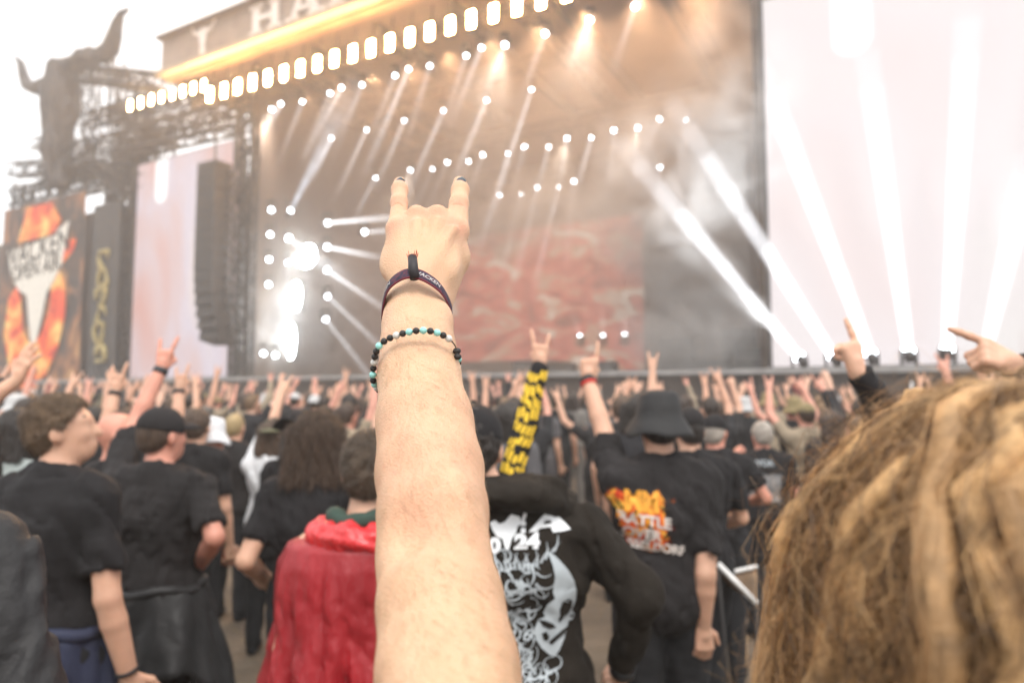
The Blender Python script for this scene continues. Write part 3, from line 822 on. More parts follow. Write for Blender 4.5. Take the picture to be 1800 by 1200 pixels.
for name, u, pts in rows:
    for i, q in enumerate(pts):
        p = s_at(q[0], q[1], u); tgt = bm = None
        if q not in BEAMS and py_ok(q): BEAMS[q] = (q[0] - 26 - q[0] % 9, q[1] + 66 + q[0] % 23, .022)
        if q in BEAMS:
            b = BEAMS[q]; tgt = s_at(b[0], b[1], u - 1.0); L_ = (tgt - p).length
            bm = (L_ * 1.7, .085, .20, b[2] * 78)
        r_ = .105 if q in BRIGHT else .08
        col_ = name.startswith('dotted')
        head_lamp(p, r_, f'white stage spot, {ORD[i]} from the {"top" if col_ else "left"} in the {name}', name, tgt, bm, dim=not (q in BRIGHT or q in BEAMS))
# the lighting girders that carry the rows of spots
for lab, u, (a, b) in (('front', 1.0, ((330, 205), (1180, -18))), ('second', 5.0, ((440, 262), (1060, 108))), ('third', 9.0, ((540, 333), (1260, 180))), ('rear', 10.0, ((780, 352), (1230, 262)))):
    p, q = s_at(a[0], a[1], u + .25), s_at(b[0], b[1], u + .25); p.z += .75; q.z = p.z if abs(q.z - p.z) < 2 else q.z + .75
    tag(truss('lighting_girder', p, q, .5, .05), f'{lab} lighting girder carrying stage spots under the roof', 'truss', 'lighting girders under the roof')
for i, t in enumerate((3, 9, 15, 21)):
    tag(truss('lighting_girder', S(t, .6, ROOF - 1.0), S(t, 12.5, ROOF - 1.0), .5, .05), f'{ORD[i]} cross girder from the left running back under the roof', 'truss', 'lighting girders under the roof')
def lamp_or_fill_spot(p, q, watts, deg=9, col=(.96, .98, 1)):
    l = bpy.data.lights.new('lamp_or_fill_spot', 'SPOT'); l.energy = watts; l.spot_size = R(deg); l.spot_blend = 1.0; l.shadow_soft_size = .12; l.color = col
    o = link(bpy.data.objects.new('lamp_or_fill_spot', l)); d = (Vector(q) - Vector(p)).normalized(); o.location = Vector(p) + d * .25
    o.rotation_euler = d.to_track_quat('-Z', 'Y').to_euler()
# floor lamps in front of the bright screen, with glowing cones as their broad white shafts
big = [((1405,628),(1135,305),1.3,'leftmost'),((1464,625),(1222,245),1.3,'second from the left'),((1530,622),(1365,190),1.0,'third from the left'),((1597,618),(1535,180),.8,'fourth from the left'),((1665,615),(1695,130),.8,'fifth from the left'),((1735,608),(1800,330),.7,'rightmost')]
for a, b, e, lab in big:
    p = s_at(a[0], a[1], -1.2); q = s_at(b[0], b[1], -.6); L_ = (q - p).length
    lamp_or_fill_spot(p, q, 8000, 28)
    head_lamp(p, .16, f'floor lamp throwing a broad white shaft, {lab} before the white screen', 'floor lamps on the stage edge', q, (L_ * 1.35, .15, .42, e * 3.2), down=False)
for i, (px, py) in enumerate(((478, 191), (888, 78), (1037, 34), (722, 298), (997, 242), (1121, 224))):
    p = s_at(px, py, 1.0 if py < 195 else 9.0); lamp_or_fill_spot(p, p + Vector((-.25, -.12, -1)), 1500, 70, (1, .86, .74))  # wide warm fill spots added at roof lamps to brighten the smoke
for t in (1, 3.1, 5.2, 7.3, 9.4, 11.5, 13.6, 15.7, 17.8, 19.9, 22.0):      # added warm fill spots for the smoke; the blinders themselves face outward
    p = S(t, .3, 16.5); lamp_or_fill_spot(p, p + SU * .55 + Vector((0, 0, -1)), 60 + 44 * t, 150, (1, .58, .32))
# smaller floor lamps under the red backdrop
for i, (a, b) in enumerate((((1020,592),(1005,545)), ((1060,592),(1058,535)), ((1098,590),(1100,525)))):
    p = s_at(a[0], a[1], 9.5); q = s_at(b[0], b[1], 9.5)
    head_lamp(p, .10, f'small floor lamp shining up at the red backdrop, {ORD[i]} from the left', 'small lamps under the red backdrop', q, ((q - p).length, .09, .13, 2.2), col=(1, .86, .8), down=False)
# lamps at the near side of the stage whose glowing beam cones fan out to the right
fan = [((510,372),(590,215),.10,.55,1.6,'blue white lamp throwing a wide cone up from beside the truss tower', (.75,.86,1)),
       ((507,418),(575,468),.12,.5,1.5,'lamp in the wing throwing a short hard beam to the right', (.93,.96,1)),
       ((575,392),(668,384),.10,.16,3.0,'lamp with a level beam at the height of the raised fingers', (.93,.96,1)),
       ((574,434),(640,447),.10,.14,3.0,'lamp with a slightly falling beam left of the raised hand', (.93,.96,1)),
       ((640,408),(705,404),.09,.14,1.6,'lamp with a faint level beam touching the raised hand', (.93,.96,1)),
       ((574,474),(650,525),.10,.16,2.0,'lamp with a beam falling toward the wristband', (.93,.96,1)),
       ((575,520),(660,600),.09,.16,1.4,'lamp with a steep beam falling toward the bead bracelet', (.93,.96,1)),
       ((572,560),(650,660),.09,.16,1.2,'lamp with the lowest steep beam left of the forearm', (.93,.96,1)),
       ((507,460),(506,500),.10,.12,.6,'small lamp above the long white strobe', (.93,.96,1))]
for a, b, r0, r1, e, lab, c in fan:
    p = s_at(a[0], a[1], 1.6); q = s_at(b[0], b[1], 1.2)
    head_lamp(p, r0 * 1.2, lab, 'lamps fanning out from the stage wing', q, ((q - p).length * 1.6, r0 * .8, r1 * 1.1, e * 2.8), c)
M_strobe = emit('strobe_glow', (.92, .97, 1.0), 42)
def strobe(px, py, w, h, label):
    p = s_at(px, py, 1.9); root = empty('strobe_lamp', p); tag(root, label, 'lamp', 'strobe lamps in the stage wing')
    MB().box((0, 0, 0), (w + .12, .25, h + .12), SAX).build('housing', M_dark, root)
    n = 24; V = []
    for rr, dd in ((1, .13), (.8, .22), (.3, .27)):
        V += [SD * (w / 2 * rr * math.copysign(abs(math.cos(2 * math.pi * i / n)) ** .95, math.cos(2 * math.pi * i / n))) + Vector((0, 0, h / 2 * rr * math.copysign(abs(math.sin(2 * math.pi * i / n)) ** .95, math.sin(2 * math.pi * i / n)))) - SU * dd for i in range(n)]
    MB().add(V, [(i, (i + 1) % n, n + (i + 1) % n, n + i) for i in range(n)] + [(n + i, n + (i + 1) % n, 2 * n + (i + 1) % n, 2 * n + i) for i in range(n)] + [tuple(range(2 * n, 3 * n))]).build('lens', M_strobe, root, True)
strobe(543, 451, 1.25, 1.15, 'large round white strobe beside the raised hand')
strobe(523, 521, .8, 1.5, 'tall white strobe below the round one')
strobe(515, 600, .6, 1.8, 'lowest tall white strobe above the crowd')

# line array --------------------------------------------------------
def line_array():
    top = s_at(378, 296, -2.2); root = empty('line_array_speaker', top)
    tag(root, 'long curved black line array speaker hanging before the pink screen', 'speaker')
    n = 15; z = 0.0; y = 0.0; hgt = 8.2 / n
    M_cab = mat('speaker_grille', (.028, .026, .026), .7, .2, 8)
    for i in range(n):
        ang = 0.0 if i < 8 else (i - 7) * .035
        ax = (SD, (SU * math.cos(ang) - Vector((0, 0, 1)) * math.sin(ang)), (Vector((0, 0, 1)) * math.cos(ang) + SU * math.sin(ang)))
        c = Vector((0, 0, z - hgt / 2)) + SU * y
        cab = MB().box(c, (1.25, .95, hgt - .03), ax).build('cabinet', M_cab, root)
        MB().box(c + SD * .70 + SU * .3, (.16, .3, hgt * .45), ax).build('side_bracket', M_dark, cab)
        z -= hgt * math.cos(ang); y += hgt * math.sin(ang) * 1.0
    MB().box((0, 0, .12), (1.3, .9, .16), SAX).build('flying_frame', M_dark, root)
    MB().tube((0, 0, .2), (0, 0, 3.2), .05).build('chain', M_dark, root)
line_array()

# banners -----------------------------------------------------------
def flat(name, t0, t1, u, z0, z1, m, parent, inv, n=12):
    V = []; F = []
    for j in range(n + 1):
        for i in range(n + 1):
            t = t0 + (t1 - t0) * i / n
            V.append(S(t, u + .04 * math.sin(i * 1.7) * math.sin(j * .9), z0 + (z1 - z0) * j / n))
    for j in range(n):
        for i in range(n): a = j * (n + 1) + i; F.append((a, a + 1, a + n + 2, a + n + 1))
    me = bpy.data.meshes.new(name); me.from_pydata(V, [], F); me.materials.append(m)
    uv = me.uv_layers.new()
    co = [(i / n, j / n) for j in range(n + 1) for i in range(n + 1)]
    for l in me.loops: uv.data[l.index].uv = co[l.vertex_index]
    o = link(bpy.data.objects.new(name, me), parent); o.matrix_parent_inverse = inv; return o
def ramp_noise(key, scale, stops, rough=.7, dist=1.0, detail=5, coord='UV', mask=None):
    m = bpy.data.materials.new(key); nt, N, L = nodes(m); b = N['Principled BSDF']; b.inputs['Roughness'].default_value = rough
    tc = N.new('ShaderNodeTexCoord'); mp = N.new('ShaderNodeMapping'); mp.inputs['Scale'].default_value = scale; L.new(tc.outputs[coord], mp.inputs[0])
    nz = N.new('ShaderNodeTexNoise'); nz.inputs['Scale'].default_value = 1; nz.inputs['Detail'].default_value = detail; nz.inputs['Distortion'].default_value = dist
    L.new(mp.outputs[0], nz.inputs['Vector'])
    cr = N.new('ShaderNodeValToRGB'); e = cr.color_ramp.elements
    for i, (p, c) in enumerate(stops):
        q = e[i] if i < 2 else e.new(p); q.position = p; q.color = (*c, 1)
    L.new(nz.outputs[0], cr.inputs[0]); L.new(cr.outputs[0], b.inputs['Base Color'])
    return m
FIRE = [(.34, (.55, .03, .01)), (.46, (.88, .09, .02)), (.56, (.95, .26, .04)), (.68, (1.0, .66, .2))]
M_fire = ramp_noise('flame_print', (9, 6, 1), FIRE)
M_soot = ramp_noise('sooty_print', (6, 5, 1), [(.3, (.02, .017, .016)), (.46, (.07, .045, .036)), (.58, (.30, .12, .05)), (.72, (.55, .32, .14))])
def text_mesh(body, size, font_scale=1.0, bold=.0):
    c = bpy.data.curves.new('txt', 'FONT'); c.body = body; c.size = size; c.offset = bold; c.align_x = 'CENTER'; c.align_y = 'CENTER'; c.resolution_u = 3
    o = bpy.data.objects.new('txt', c); COL.objects.link(o)
    dg = bpy.context.evaluated_depsgraph_get(); me = o.evaluated_get(dg).to_mesh()
    bm = bmesh.new(); bm.from_mesh(me); bmesh.ops.triangulate(bm, faces=bm.faces)
    V = np.array([v.co[:] for v in bm.verts]).reshape(-1, 3); F = [tuple(v.index for v in f.verts) for f in bm.faces]
    bm.free(); o.evaluated_get(dg).to_mesh_clear(); bpy.data.objects.remove(o); bpy.data.curves.remove(c)
    return V, F
def banner():
    t0, t1, z0, z1, u = -22.2, -12.9, 2.0, 13.5, -.8
    root = empty('flame_banner', S((t0 + t1) / 2, u, z0)); inv = Matrix.Translation(-S((t0 + t1) / 2, u, z0))
    tag(root, 'large banner with burning horns and a white bull skull logo', 'banner')
    flat('cloth', t0, t1, u, z0, z1, M_soot, root, inv)
    def shape(name, poly, m, lift):
        mb = MB(); extrude_poly(mb, [(x, z) for x, z in poly], S(t0, u - lift, z0), SD, Vector((0, 0, 1)), .01)
        o = mb.build(name, m, root); o.matrix_parent_inverse = inv; return o
    W, Hh = t1 - t0, z1 - z0
    def P(l): return [(x * W, z * Hh) for x, z in l]
    M_fp = ramp_noise('flame_print_large', (.55, .4, .55), FIRE, coord='Object', dist=1.4)
    shape('flame_print', P([(.10, .30), (.2, .10), (.34, .04), (.5, .02), (.66, .08), (.78, .22), (.84, .38), (.82, .54), (.74, .62), (.66, .58), (.66, .42), (.56, .28), (.44, .24), (.34, .32), (.3, .48), (.24, .56), (.14, .50)]), M_fp, .07)
    shape('flame_print', P([(.22, .80), (.32, .98), (.62, .98), (.74, .88), (.66, .80)]), M_fp, .07)
    shape('flame_print', P([(.78, .64), (.90, .70), (.93, .76), (.80, .76)]), M_fp, .075)
    shape('flame_print', P([(.1, .0), (.5, .012), (.95, .0), (.9, .05), (.7, .03), (.3, .04)]), M_fp, .08)
    M_wh = mat('white_print', (.80, .76, .68), .7, .08, 3)
    shape('logo_plate', P([(.10, .76), (.18, .60), (.28, .53), (.38, .50), (.42, .36), (.46, .24), (.52, .24), (.58, .38), (.62, .50), (.70, .56), (.78, .64), (.84, .86), (.64, .80), (.3, .77)]), M_wh, .11)
    V, F = text_mesh('WACKEN', 2.15, bold=.05)
    M_ink = mat('black_ink', (.03, .025, .02), .7)
    for body, size, x, z, tilt in (('WACKEN', 1.9, .46, .735, .07), ('OPEN AIR', 1.35, .47, .635, .06)):
        V, F = text_mesh(body, size, bold=.02)
        W3 = [S(t0 + x * W + v[0] * .92, u - .14, z0 + z * Hh + v[1] + v[0] * tilt) for v in V]
        o = obj_np('lettering', np.array([w[:] for w in W3]), np.array(F), M_ink, root, smooth=False); o.matrix_parent_inverse = inv
banner()
def column_banner():
    t0, t1, z0, z1, u = -11.9, -9.35, 1.8, 12.4, -.9
    root = empty('column_banner', S((t0 + t1) / 2, u, z0)); inv = Matrix.Translation(-S((t0 + t1) / 2, u, z0))
    tag(root, 'narrow dark banner with gold flourished script running down it', 'banner')
    flat('cloth', t0, t1, u, z0, z1, mat('charcoal_banner', (.05, .047, .046), .8, .3, 1.5), root, inv)
    M_gold = mat('dull_gold_print', (.42, .33, .12), .6, .2, 5)
    r = random.Random(4)
    for k in range(6):
        zc = z1 - 3.2 - k * 1.05
        pts = []
        for i in range(15):
            a = i / 14 * math.pi * 1.7 + k * 2.1
            pts.append(S((t0 + t1) / 2 + .62 * math.cos(a) * (.6 + .4 * math.sin(k * 3 + a)), u - .09, zc + .52 * math.sin(a) + .12 * math.sin(3 * a)))
        o = MB().path(pts, [.05 + .10 * abs(math.sin(i * .45 + k)) for i in range(15)], 5).build('script_flourish', M_gold, root, True); o.matrix_parent_inverse = inv
column_banner()

# bull skull sculpture ----------------------------------------------
def bull():
    c = s_at(104, 325, -1.3); root = empty('bull_skull_sculpture', c)
    tag(root, 'giant dark bull skull sculpture with upswept horns on top of the scaffold', 'sculpture')
    M_b = mat('weathered_sculpture', (.075, .067, .065), .85, .65, 1.6, 1.0, 2.6, stretch=(1, 1, .35), bdist=.5)
    U = np.array(SU)
    def q(px, py, u=0.0): return np.array(s_at(px, py, -1.3) - c) + U * u
    f = solid([cone(q(102, 318), q(100, 262, -.1), .62, .70), cone(q(100, 262, -.1), q(106, 190), .70, 1.0), cone(q(106, 190), q(108, 135), 1.0, .9), ell(q(106, 160, .1), (1.05, 1.0, 1.6)), ell(q(112, 118, -.2), (.62, .6, .45)),
               cone(q(84, 150), q(62, 150), .42, .34), cone(q(120, 125), q(160, 98), .62, .55), cone(q(150, 103), q(188, 98), .5, .42)], .35, .13)
    for px in (88, 126): f.put(ell(q(px, 178, -1.0), (.26, .6, .42)), .12, cut=True)
    for px in (93, 110): f.put(ell(q(px, 298, -.7), (.16, .4, .5)), .1, cut=True)
    f.ruffle(lambda X, Y, Z: .12 * wav(X, Y, Z * .35, 2.6, 4) + .09 * (1 - np.abs(wav(X, Y, Z * .3, 3.4, 8))) ** 3)
    V, Q = f.mesh(); obj_np('skull', V, Q, M_b, root)
    hl = [q(78, 148), q(62, 156), q(48, 150), q(41, 132), q(37, 112), q(28, 101)]
    hr = [q(178, 100), q(194, 86), q(201, 64), q(206, 42), q(213, 24), q(226, 16)]
    for h, r in ((hl, [.40, .38, .36, .28, .22, .1]), (hr, [.52, .48, .40, .30, .20, .08])):
        MB().path([Vector(p) for p in h], r, 10).build('horn', M_b, root, True)
    for px in (80, 126): MB().tube(Vector(q(px, 230, .8)), Vector(q(px - 4, 335, 1.0)), .09).build('support_pole', M_dark, root)
bull()

# gear on the deck and the barrier -----------------------------------
def gear():
    M_g = mat('flight_case', (.05, .046, .045), .6, .3, 3)
    r = random.Random(5)
    labs = ['wide black equipment case at the stage edge left of the floor lamps', 'small dark case beside the wide one', 'dark monitor wedge below the red backdrop', 'low dark case near the middle of the deck', 'tall dark amplifier stack right of the red backdrop', 'dark amplifier stack at the right wing', 'long low monitor on the deck edge', 'dark case by the lit risers']
    for i, (px, py, w, h) in enumerate(((1335, 655, 1.4, .8), (1290, 657, .7, .55), (985, 662, 1.3, .5), (1060, 660, 1.0, .45), (1190, 650, 1.2, 1.3), (1300, 640, 1.1, 1.6), (1240, 660, 1.6, .4), (930, 664, 1.2, .6))):
        p = s_at(px, py, 1.0 + i % 3); p.z = DECK
        root = empty('equipment_case', p); tag(root, labs[i], 'case', 'gear on the stage deck')
        MB().box((0, 0, h / 2), (w, .6, h), SAX).build('shell', M_g, root)
        MB().box((0, 0, h * .55) , (w + .02, .62, .03), SAX).build('seam', M_steel, root)
    # crowd barrier in the photo pit
    for i in range(22):
        t = -12 + i * 1.85
        root = empty('crowd_barrier', S(t, -4.6, 0)); tag(root, f'steel crowd barrier section before the stage front, {ORD[i]} from the left', 'barrier', 'crowd barriers before the stage')
        for z in (.25, 1.22): MB().tube(SD * -.89 + Vector((0, 0, z)), SD * .89 + Vector((0, 0, z)), .025).build('rail', M_steel, root)
        MB().box(Vector((0, 0, .72)), (1.72, .02, .92), SAX).build('panel', M_steel, root)
        for s in (-.86, .86):
            MB().tube(SD * s, SD * s + Vector((0, 0, 1.22)), .025).build('post', M_steel, root); MB().tube(SD * s + SU * .9, SD * s + Vector((0, 0, 1.0)), .02).build('brace', M_steel, root)
gear()

# ------------------------------------------------------------------ the crowd: people near the camera
def project_back(f, pts, depth0=-.6):
    """Drops local (x, z) points onto the back (-y side) of a field's surface; returns local 3-D points just outside it."""
    F = f.F; h = f.h; lo = f.lo
    out = []
    for x, z in pts:
        i = int(np.clip((x - lo[0]) / h, 0, F.shape[0] - 2)); k = int(np.clip((z - lo[2]) / h, 0, F.shape[2] - 2))
        fx = (x - lo[0]) / h - i; fz = (z - lo[2]) / h - k
        col = (F[i, :, k] * (1 - fx) + F[i + 1, :, k] * fx) * (1 - fz) + (F[i, :, k + 1] * (1 - fx) + F[i + 1, :, k + 1] * fx) * fz
        j = np.argmax(col < 0)
        if col[j] >= 0: out.append((x, np.nan, z)); continue
        y = lo[1] + h * (j - (col[j] / (col[j] - col[j - 1] + 1e-9) if j > 0 else 0))
        out.append((x, y, z))
    return np.array(out)
def on_cloth(P, F):
    """Drops the faces of a print that miss the garment or fold around its side."""
    bad = np.isnan(P[:, 1]); P = np.where(np.isnan(P), 0, P)
    y = P[:, 1][F]; ok = ~bad[F].any(1) & ((y.max(1) - y.min(1)) < .05)
    return P, F[ok]
def person(label, loc, rz, H, arms=None, top='tee', top_mat=None, skin=None, hair='short', hair_mat=None, hat=None, hat_mat=None, trousers=None, build=1.0, yaw=0.0, pitch=0.0, lean=0.0,
           group=None, sleeve=.62, hem=.9, seed=1, h=.014, loose=1.0, hh=.005, folds=.012, collar=1.49, world_arms=None, stance=.1, cat='person', hx=0.0, nhair=0):
    arms = dict(arms or {})
    for k, a in (world_arms or {}).items():
        n = Matrix.Rotation(-rz, 3, 'Z') @ Vector(a[2])
        l = [local(loc, rz, a[0]), local(loc, rz, a[1]), np.array(n), a[3]]
        if len(a) > 4: l.append(np.array(Matrix.Rotation(-rz, 3, 'Z') @ Vector(a[4])))
        arms[k] = tuple(l)
    B = body_plan(H, arms, build, yaw, pitch, lean, stance, hx)
    V, Q = skin_mesh(B, h, hh)
    o = obj_np('person', V, Q, skin or M_skin)
    o.location = loc; o.rotation_euler = (0, 0, rz)
    tag(o, label, cat, group)
    f = None
    if top:
        f = top_field(B, h, sleeve, hem=hem, loose=loose, folds=folds, seed=seed, collar=collar)
        F0 = f.F.copy(); V, Q = f.mesh(); f.F = F0
        obj_np({'tee': 't_shirt', 'long': 'long_sleeved_top', 'hoodie': 'hooded_top', 'poncho': 'sweater'}[top], V, Q, top_mat or M_black, o)
    V, Q = trouser_mesh(B, h * 1.3, seed=seed); obj_np('trousers', V, Q, trousers or M_jeans, o)
    for pr in B['feet']:
        V, Q = solid([pr], 0, h).mesh(); obj_np('shoe', V, Q, M_jeans, o)
    if hair:
        V, Q = hair_field(B, h * .55, hair, seed).mesh(); obj_np('hair', V, Q, hair_mat or M_hair_brown, o)
        if nhair: strands(o, V, Q, hair_mat or M_hair_brown, nhair, .05 if hair == 'long' else .024, B, seed)
    if hat:
        V, Q = hat_mesh(B, hat, h * .5); obj_np({'cap': 'cap', 'cap_back': 'cap', 'beanie': 'cap', 'bucket': 'bucket_hat', 'brim': 'brimmed_hat'}[hat], V, Q, hat_mat or M_black, o)
    return o, B, f
def waist_jacket(o, B, m, lo_z, flare, seed, name='tied_jacket', side=0.0):
    """A jacket knotted round the waist, hanging in folds over the hips."""
    q = B['q']; n = 56; V = []; rows = 14; r = np.random.default_rng(seed)
    ph = r.uniform(0, 6.3, 4)
    for i in range(rows):
        t = i / (rows - 1); z = 1.02 - (1.02 - lo_z) * t
        for j in range(n):
            a = math.pi * (1.0 + 1.15 * (j / (n - 1) - .5) * 1.2) + math.pi / 2      # open at the front
            fold = (.02 + .085 * t) * (math.sin(6 * a + ph[0] + 2 * t) + .7 * math.sin(13 * a + ph[1] + 4 * t) + .4 * math.sin(21 * a - 6 * t)) * .6
            rad = 1 + flare * t + side * t * math.cos(a) + fold * 1.4
            V.append(((.205 * math.cos(a) * rad) * q, (.162 * math.sin(a) * rad) * q, (z + t * (.07 * math.sin(2 * a + ph[2]) + .035 * math.sin(5 * a + ph[3]))) * q))
    Q = [(i * n + j, i * n + j + 1, (i + 1) * n + j + 1, (i + 1) * n + j) for i in range(rows - 1) for j in range(n - 1)]
    j = obj_np(name, V, Q, m, o)
    md = j.modifiers.new('thickness', 'SOLIDIFY'); md.thickness = .012
    k = MB().path([Vector((.21 * math.cos(a) * q, .165 * math.sin(a) * q, 1.015 * q + .01 * math.sin(5 * a))) for a in np.linspace(0, 2 * math.pi * .985, 30)], .022 * q, 8).build('sleeve_knot', m, o, True)
    return j
def band(o, B, key, m, off=.02, w=.022, r=.033, name='wristband'):
    sh, el, wr = B['arms'][key]; d = unit(wr - el); q = B['q']
    x = unit(np.cross(d, [.3, .9, .1])); y = np.cross(d, x); n = 20; V = []
    c = wr - d * off
    for ww, rr in ((-.5, r), (-.5, r + .004), (.5, r + .004), (.5, r)):
        V += [c + d * ww * w + (x * math.cos(2 * math.pi * i / n) + y * math.sin(2 * math.pi * i / n)) * rr * q for i in range(n)]
    Q = [(a * n + i, a * n + (i + 1) % n, ((a + 1) % 4) * n + (i + 1) % n, ((a + 1) % 4) * n + i) for a in range(4) for i in range(n)]
    return obj_np(name, V, Q, m, o)
def print_shape(o, f, polys, m, name, off=.004):
    """Printed shapes: triangulated local (x, z) polygons laid on the back of a garment."""
    pts = []; F = []
    for pl in polys:
        n0 = len(pts)
        bm = bmesh.new(); vs = [bm.verts.new((x, z, 0)) for x, z in pl]
        try: bm.faces.new(vs)
        except ValueError: bm.free(); continue
        bmesh.ops.triangulate(bm, faces=bm.faces)
        for it in range(3):
            long = [e for e in bm.edges if e.calc_length() > .03]
            if not long: break
            bmesh.ops.subdivide_edges(bm, edges=long, cuts=1); bmesh.ops.triangulate(bm, faces=bm.faces)
        bm.verts.index_update(); bm.verts.ensure_lookup_table()
        pts += [(v.co.x, v.co.y) for v in bm.verts]; F += [tuple(n0 + v.index for v in fc.verts) for fc in bm.faces]
        bm.free()
    if not pts: return
    P, F = on_cloth(project_back(f, pts), np.array(F)); P[:, 1] -= off
    return obj_np(name, P, F, m, o, smooth=True)
def print_text(o, f, body, size, x, z, m, bold=.0, sx=1.0, arch=0.0, off=.005, tilt=0.0):
    V, F = text_mesh(body, size, bold=bold)
    bm = bmesh.new(); vs = [bm.verts.new(tuple(v)) for v in V]
    for t in F:
        try: bm.faces.new([vs[i] for i in t])
        except ValueError: pass
    V2 = [(x + v.co.x * sx, z + v.co.y + tilt * v.co.x - arch * (v.co.x) ** 2) for v in bm.verts]
    P, F = on_cloth(project_back(f, V2), np.array(F)); P[:, 1] -= off
    bm.free()
    return obj_np('lettering', P, F, m, o)
def print_patch(o, f, x0, x1, z0, z1, m, name, n=36, off=.003):
    xs = np.linspace(x0, x1, n); zs = np.linspace(z0, z1, n)
    P = project_back(f, [(x, z) for z in zs for x in xs]); P[:, 1] -= off
    I = np.arange(n * n).reshape(n, n)
    Q = np.stack([I[:-1, :-1], I[:-1, 1:], I[1:, 1:], I[1:, :-1]], -1).reshape(-1, 4)
    P, Q = on_cloth(P, Q)
    ob = obj_np(name, P, Q, m, o); uv = ob.data.uv_layers.new()
    idx = np.zeros(len(ob.data.loops), np.int32); ob.data.loops.foreach_get('vertex_index', idx)
    U = np.stack([(idx % n) / (n - 1), (idx // n) / (n - 1)], 1).astype(np.float32); uv.data.foreach_set('uv', U.ravel())
    return ob
def masked_print(key, scale, stops, thr, soft, mscale, dist=1.5, edge=.28, detail=5, wave=None):
    """Ink that covers only where a noise field, fading at the patch's rim, is above a threshold."""
    m = ramp_noise(key, scale, stops, .8, dist, detail); nt, N, L = m.node_tree, m.node_tree.nodes, m.node_tree.links
    b = N['Principled BSDF']; tc = [n for n in N if n.type == 'TEX_COORD'][0]
    mp = N.new('ShaderNodeMapping'); mp.inputs['Scale'].default_value = mscale; L.new(tc.outputs['UV'], mp.inputs[0])
    nz = N.new('ShaderNodeTexNoise'); nz.inputs['Scale'].default_value = 1; nz.inputs['Detail'].default_value = 4; nz.inputs['Distortion'].default_value = .8; L.new(mp.outputs[0], nz.inputs['Vector'])
    sp = N.new('ShaderNodeSeparateXYZ'); L.new(tc.outputs['UV'], sp.inputs[0])
    def ma(op, a, b2):
        n = N.new('ShaderNodeMath'); n.operation = op
        for i, v in enumerate((a, b2)):
            if isinstance(v, (int, float)): n.inputs[i].default_value = v
            else: L.new(v, n.inputs[i])
        return n.outputs[0]
    ex = ma('MINIMUM', sp.outputs[0], ma('SUBTRACT', 1.0, sp.outputs[0])); ey = ma('MINIMUM', sp.outputs[1], ma('SUBTRACT', 1.0, sp.outputs[1]))
    e = ma('MINIMUM', ma('DIVIDE', ma('MINIMUM', ex, ey), edge), 1.0)
    src = nz.outputs[0]
    v = ma('MULTIPLY', src, ma('POWER', e, .5))
    mr = N.new('ShaderNodeMapRange'); mr.inputs[1].default_value = thr; mr.inputs[2].default_value = thr + soft; L.new(v, mr.inputs[0])
    L.new(mr.outputs[0], b.inputs['Alpha'])
    return m

UPN = (0, -1, .15)        # back of a raised hand turned to the camera
NEAR = 'concertgoers standing close to the camera'
# man in profile at the left
loc, H = spot(108, 2.4, 697)
oA, BA, fA = person('man in black T-shirt with short brown hair, face in profile, navy jacket round waist', loc, R(-14), H, {'R': (np.array([.27, -.04, 1.13]), np.array([.30, .03, .86]), np.array([.6, -.8, 0]), 'relaxed')},
    skin=M_skin, hair='short', hair_mat=mat('light_brown_hair', (.12, .075, .042), .6, .4, 22, .9, 45, bdist=.02), yaw=R(-52), pitch=R(6), build=1.13, group=NEAR, sleeve=.72, hem=.86, seed=11, loose=1.12, top_mat=M_black, h=.0105, nhair=9000, folds=.014)
waist_jacket(oA, BA, M_navy, .62, .12, 4)
band(oA, BA, 'R', mat('black_band', (.02, .02, .022), .6), w=.012)
for s_ in (-1, 1):
    V, Q = solid([cone(BA['hp'](s_ * .018, .088, 1.702), BA['hp'](s_ * .048, .076, 1.704), .006, .0045)], 0, .003).mesh(); obj_np('eyebrow', V, Q, M_hair_brown, oA)
    V, Q = solid([ell(BA['hp'](s_ * .032, .0795, 1.676), (.014, .008, .006), BA['M'])], 0, .0025).mesh(); obj_np('eye', V, Q, M_hair_dark, oA)
V, Q = solid([ell(BA['hp'](0, .094, 1.604), (.021, .009, .008), BA['M'])], 0, .003).mesh(); obj_np('mouth', V, Q, mat('lip_skin', (.45, .19, .15), .5), oA)
# cap man with the watch
loc, H = spot(283, 3.0, 716)
wl = {'L': (at(238, 742, 3.32), at(284, 648, 3.42), UPN, 'horns', (.14, .12, 1)), 'R': (at(378, 945, 2.86), at(345, 1000, 3.1), (1, -.3, .4), 'relaxed')}
oB, BB, fB = person('man in black cap and black T-shirt raising a hand with a wristwatch', loc, R(-6), H - .01, world_arms=wl, skin=M_skin_pink, hair='crop', hat='cap', hat_mat=M_char, build=1.16, group=NEAR, sleeve=.8, hem=.9, seed=12, loose=1.1, yaw=R(-22), top_mat=M_char, h=.0105, folds=.014)
waist_jacket(oB, BB, M_jacket, .62, .35, 9, side=.35)
band(oB, BB, 'L', mat('watch_strap', (.02, .021, .024), .4), off=.012, w=.03, r=.032, name='wristwatch')
# long haired man in front of the red poncho
loc, H = spot(560, 2.9, 722)
oF, BF, fF = person('person with long brown hair and black T-shirt, elbow bent out beside red poncho', loc, R(4), H - .015, world_arms={'L': (at(432, 985, 2.75), at(470, 1020, 3.05), (-1, -.4, .2), 'fist')}, hair='long', build=1.02, group=NEAR, sleeve=.7, seed=13, top_mat=M_black, h=.0105, nhair=9000)
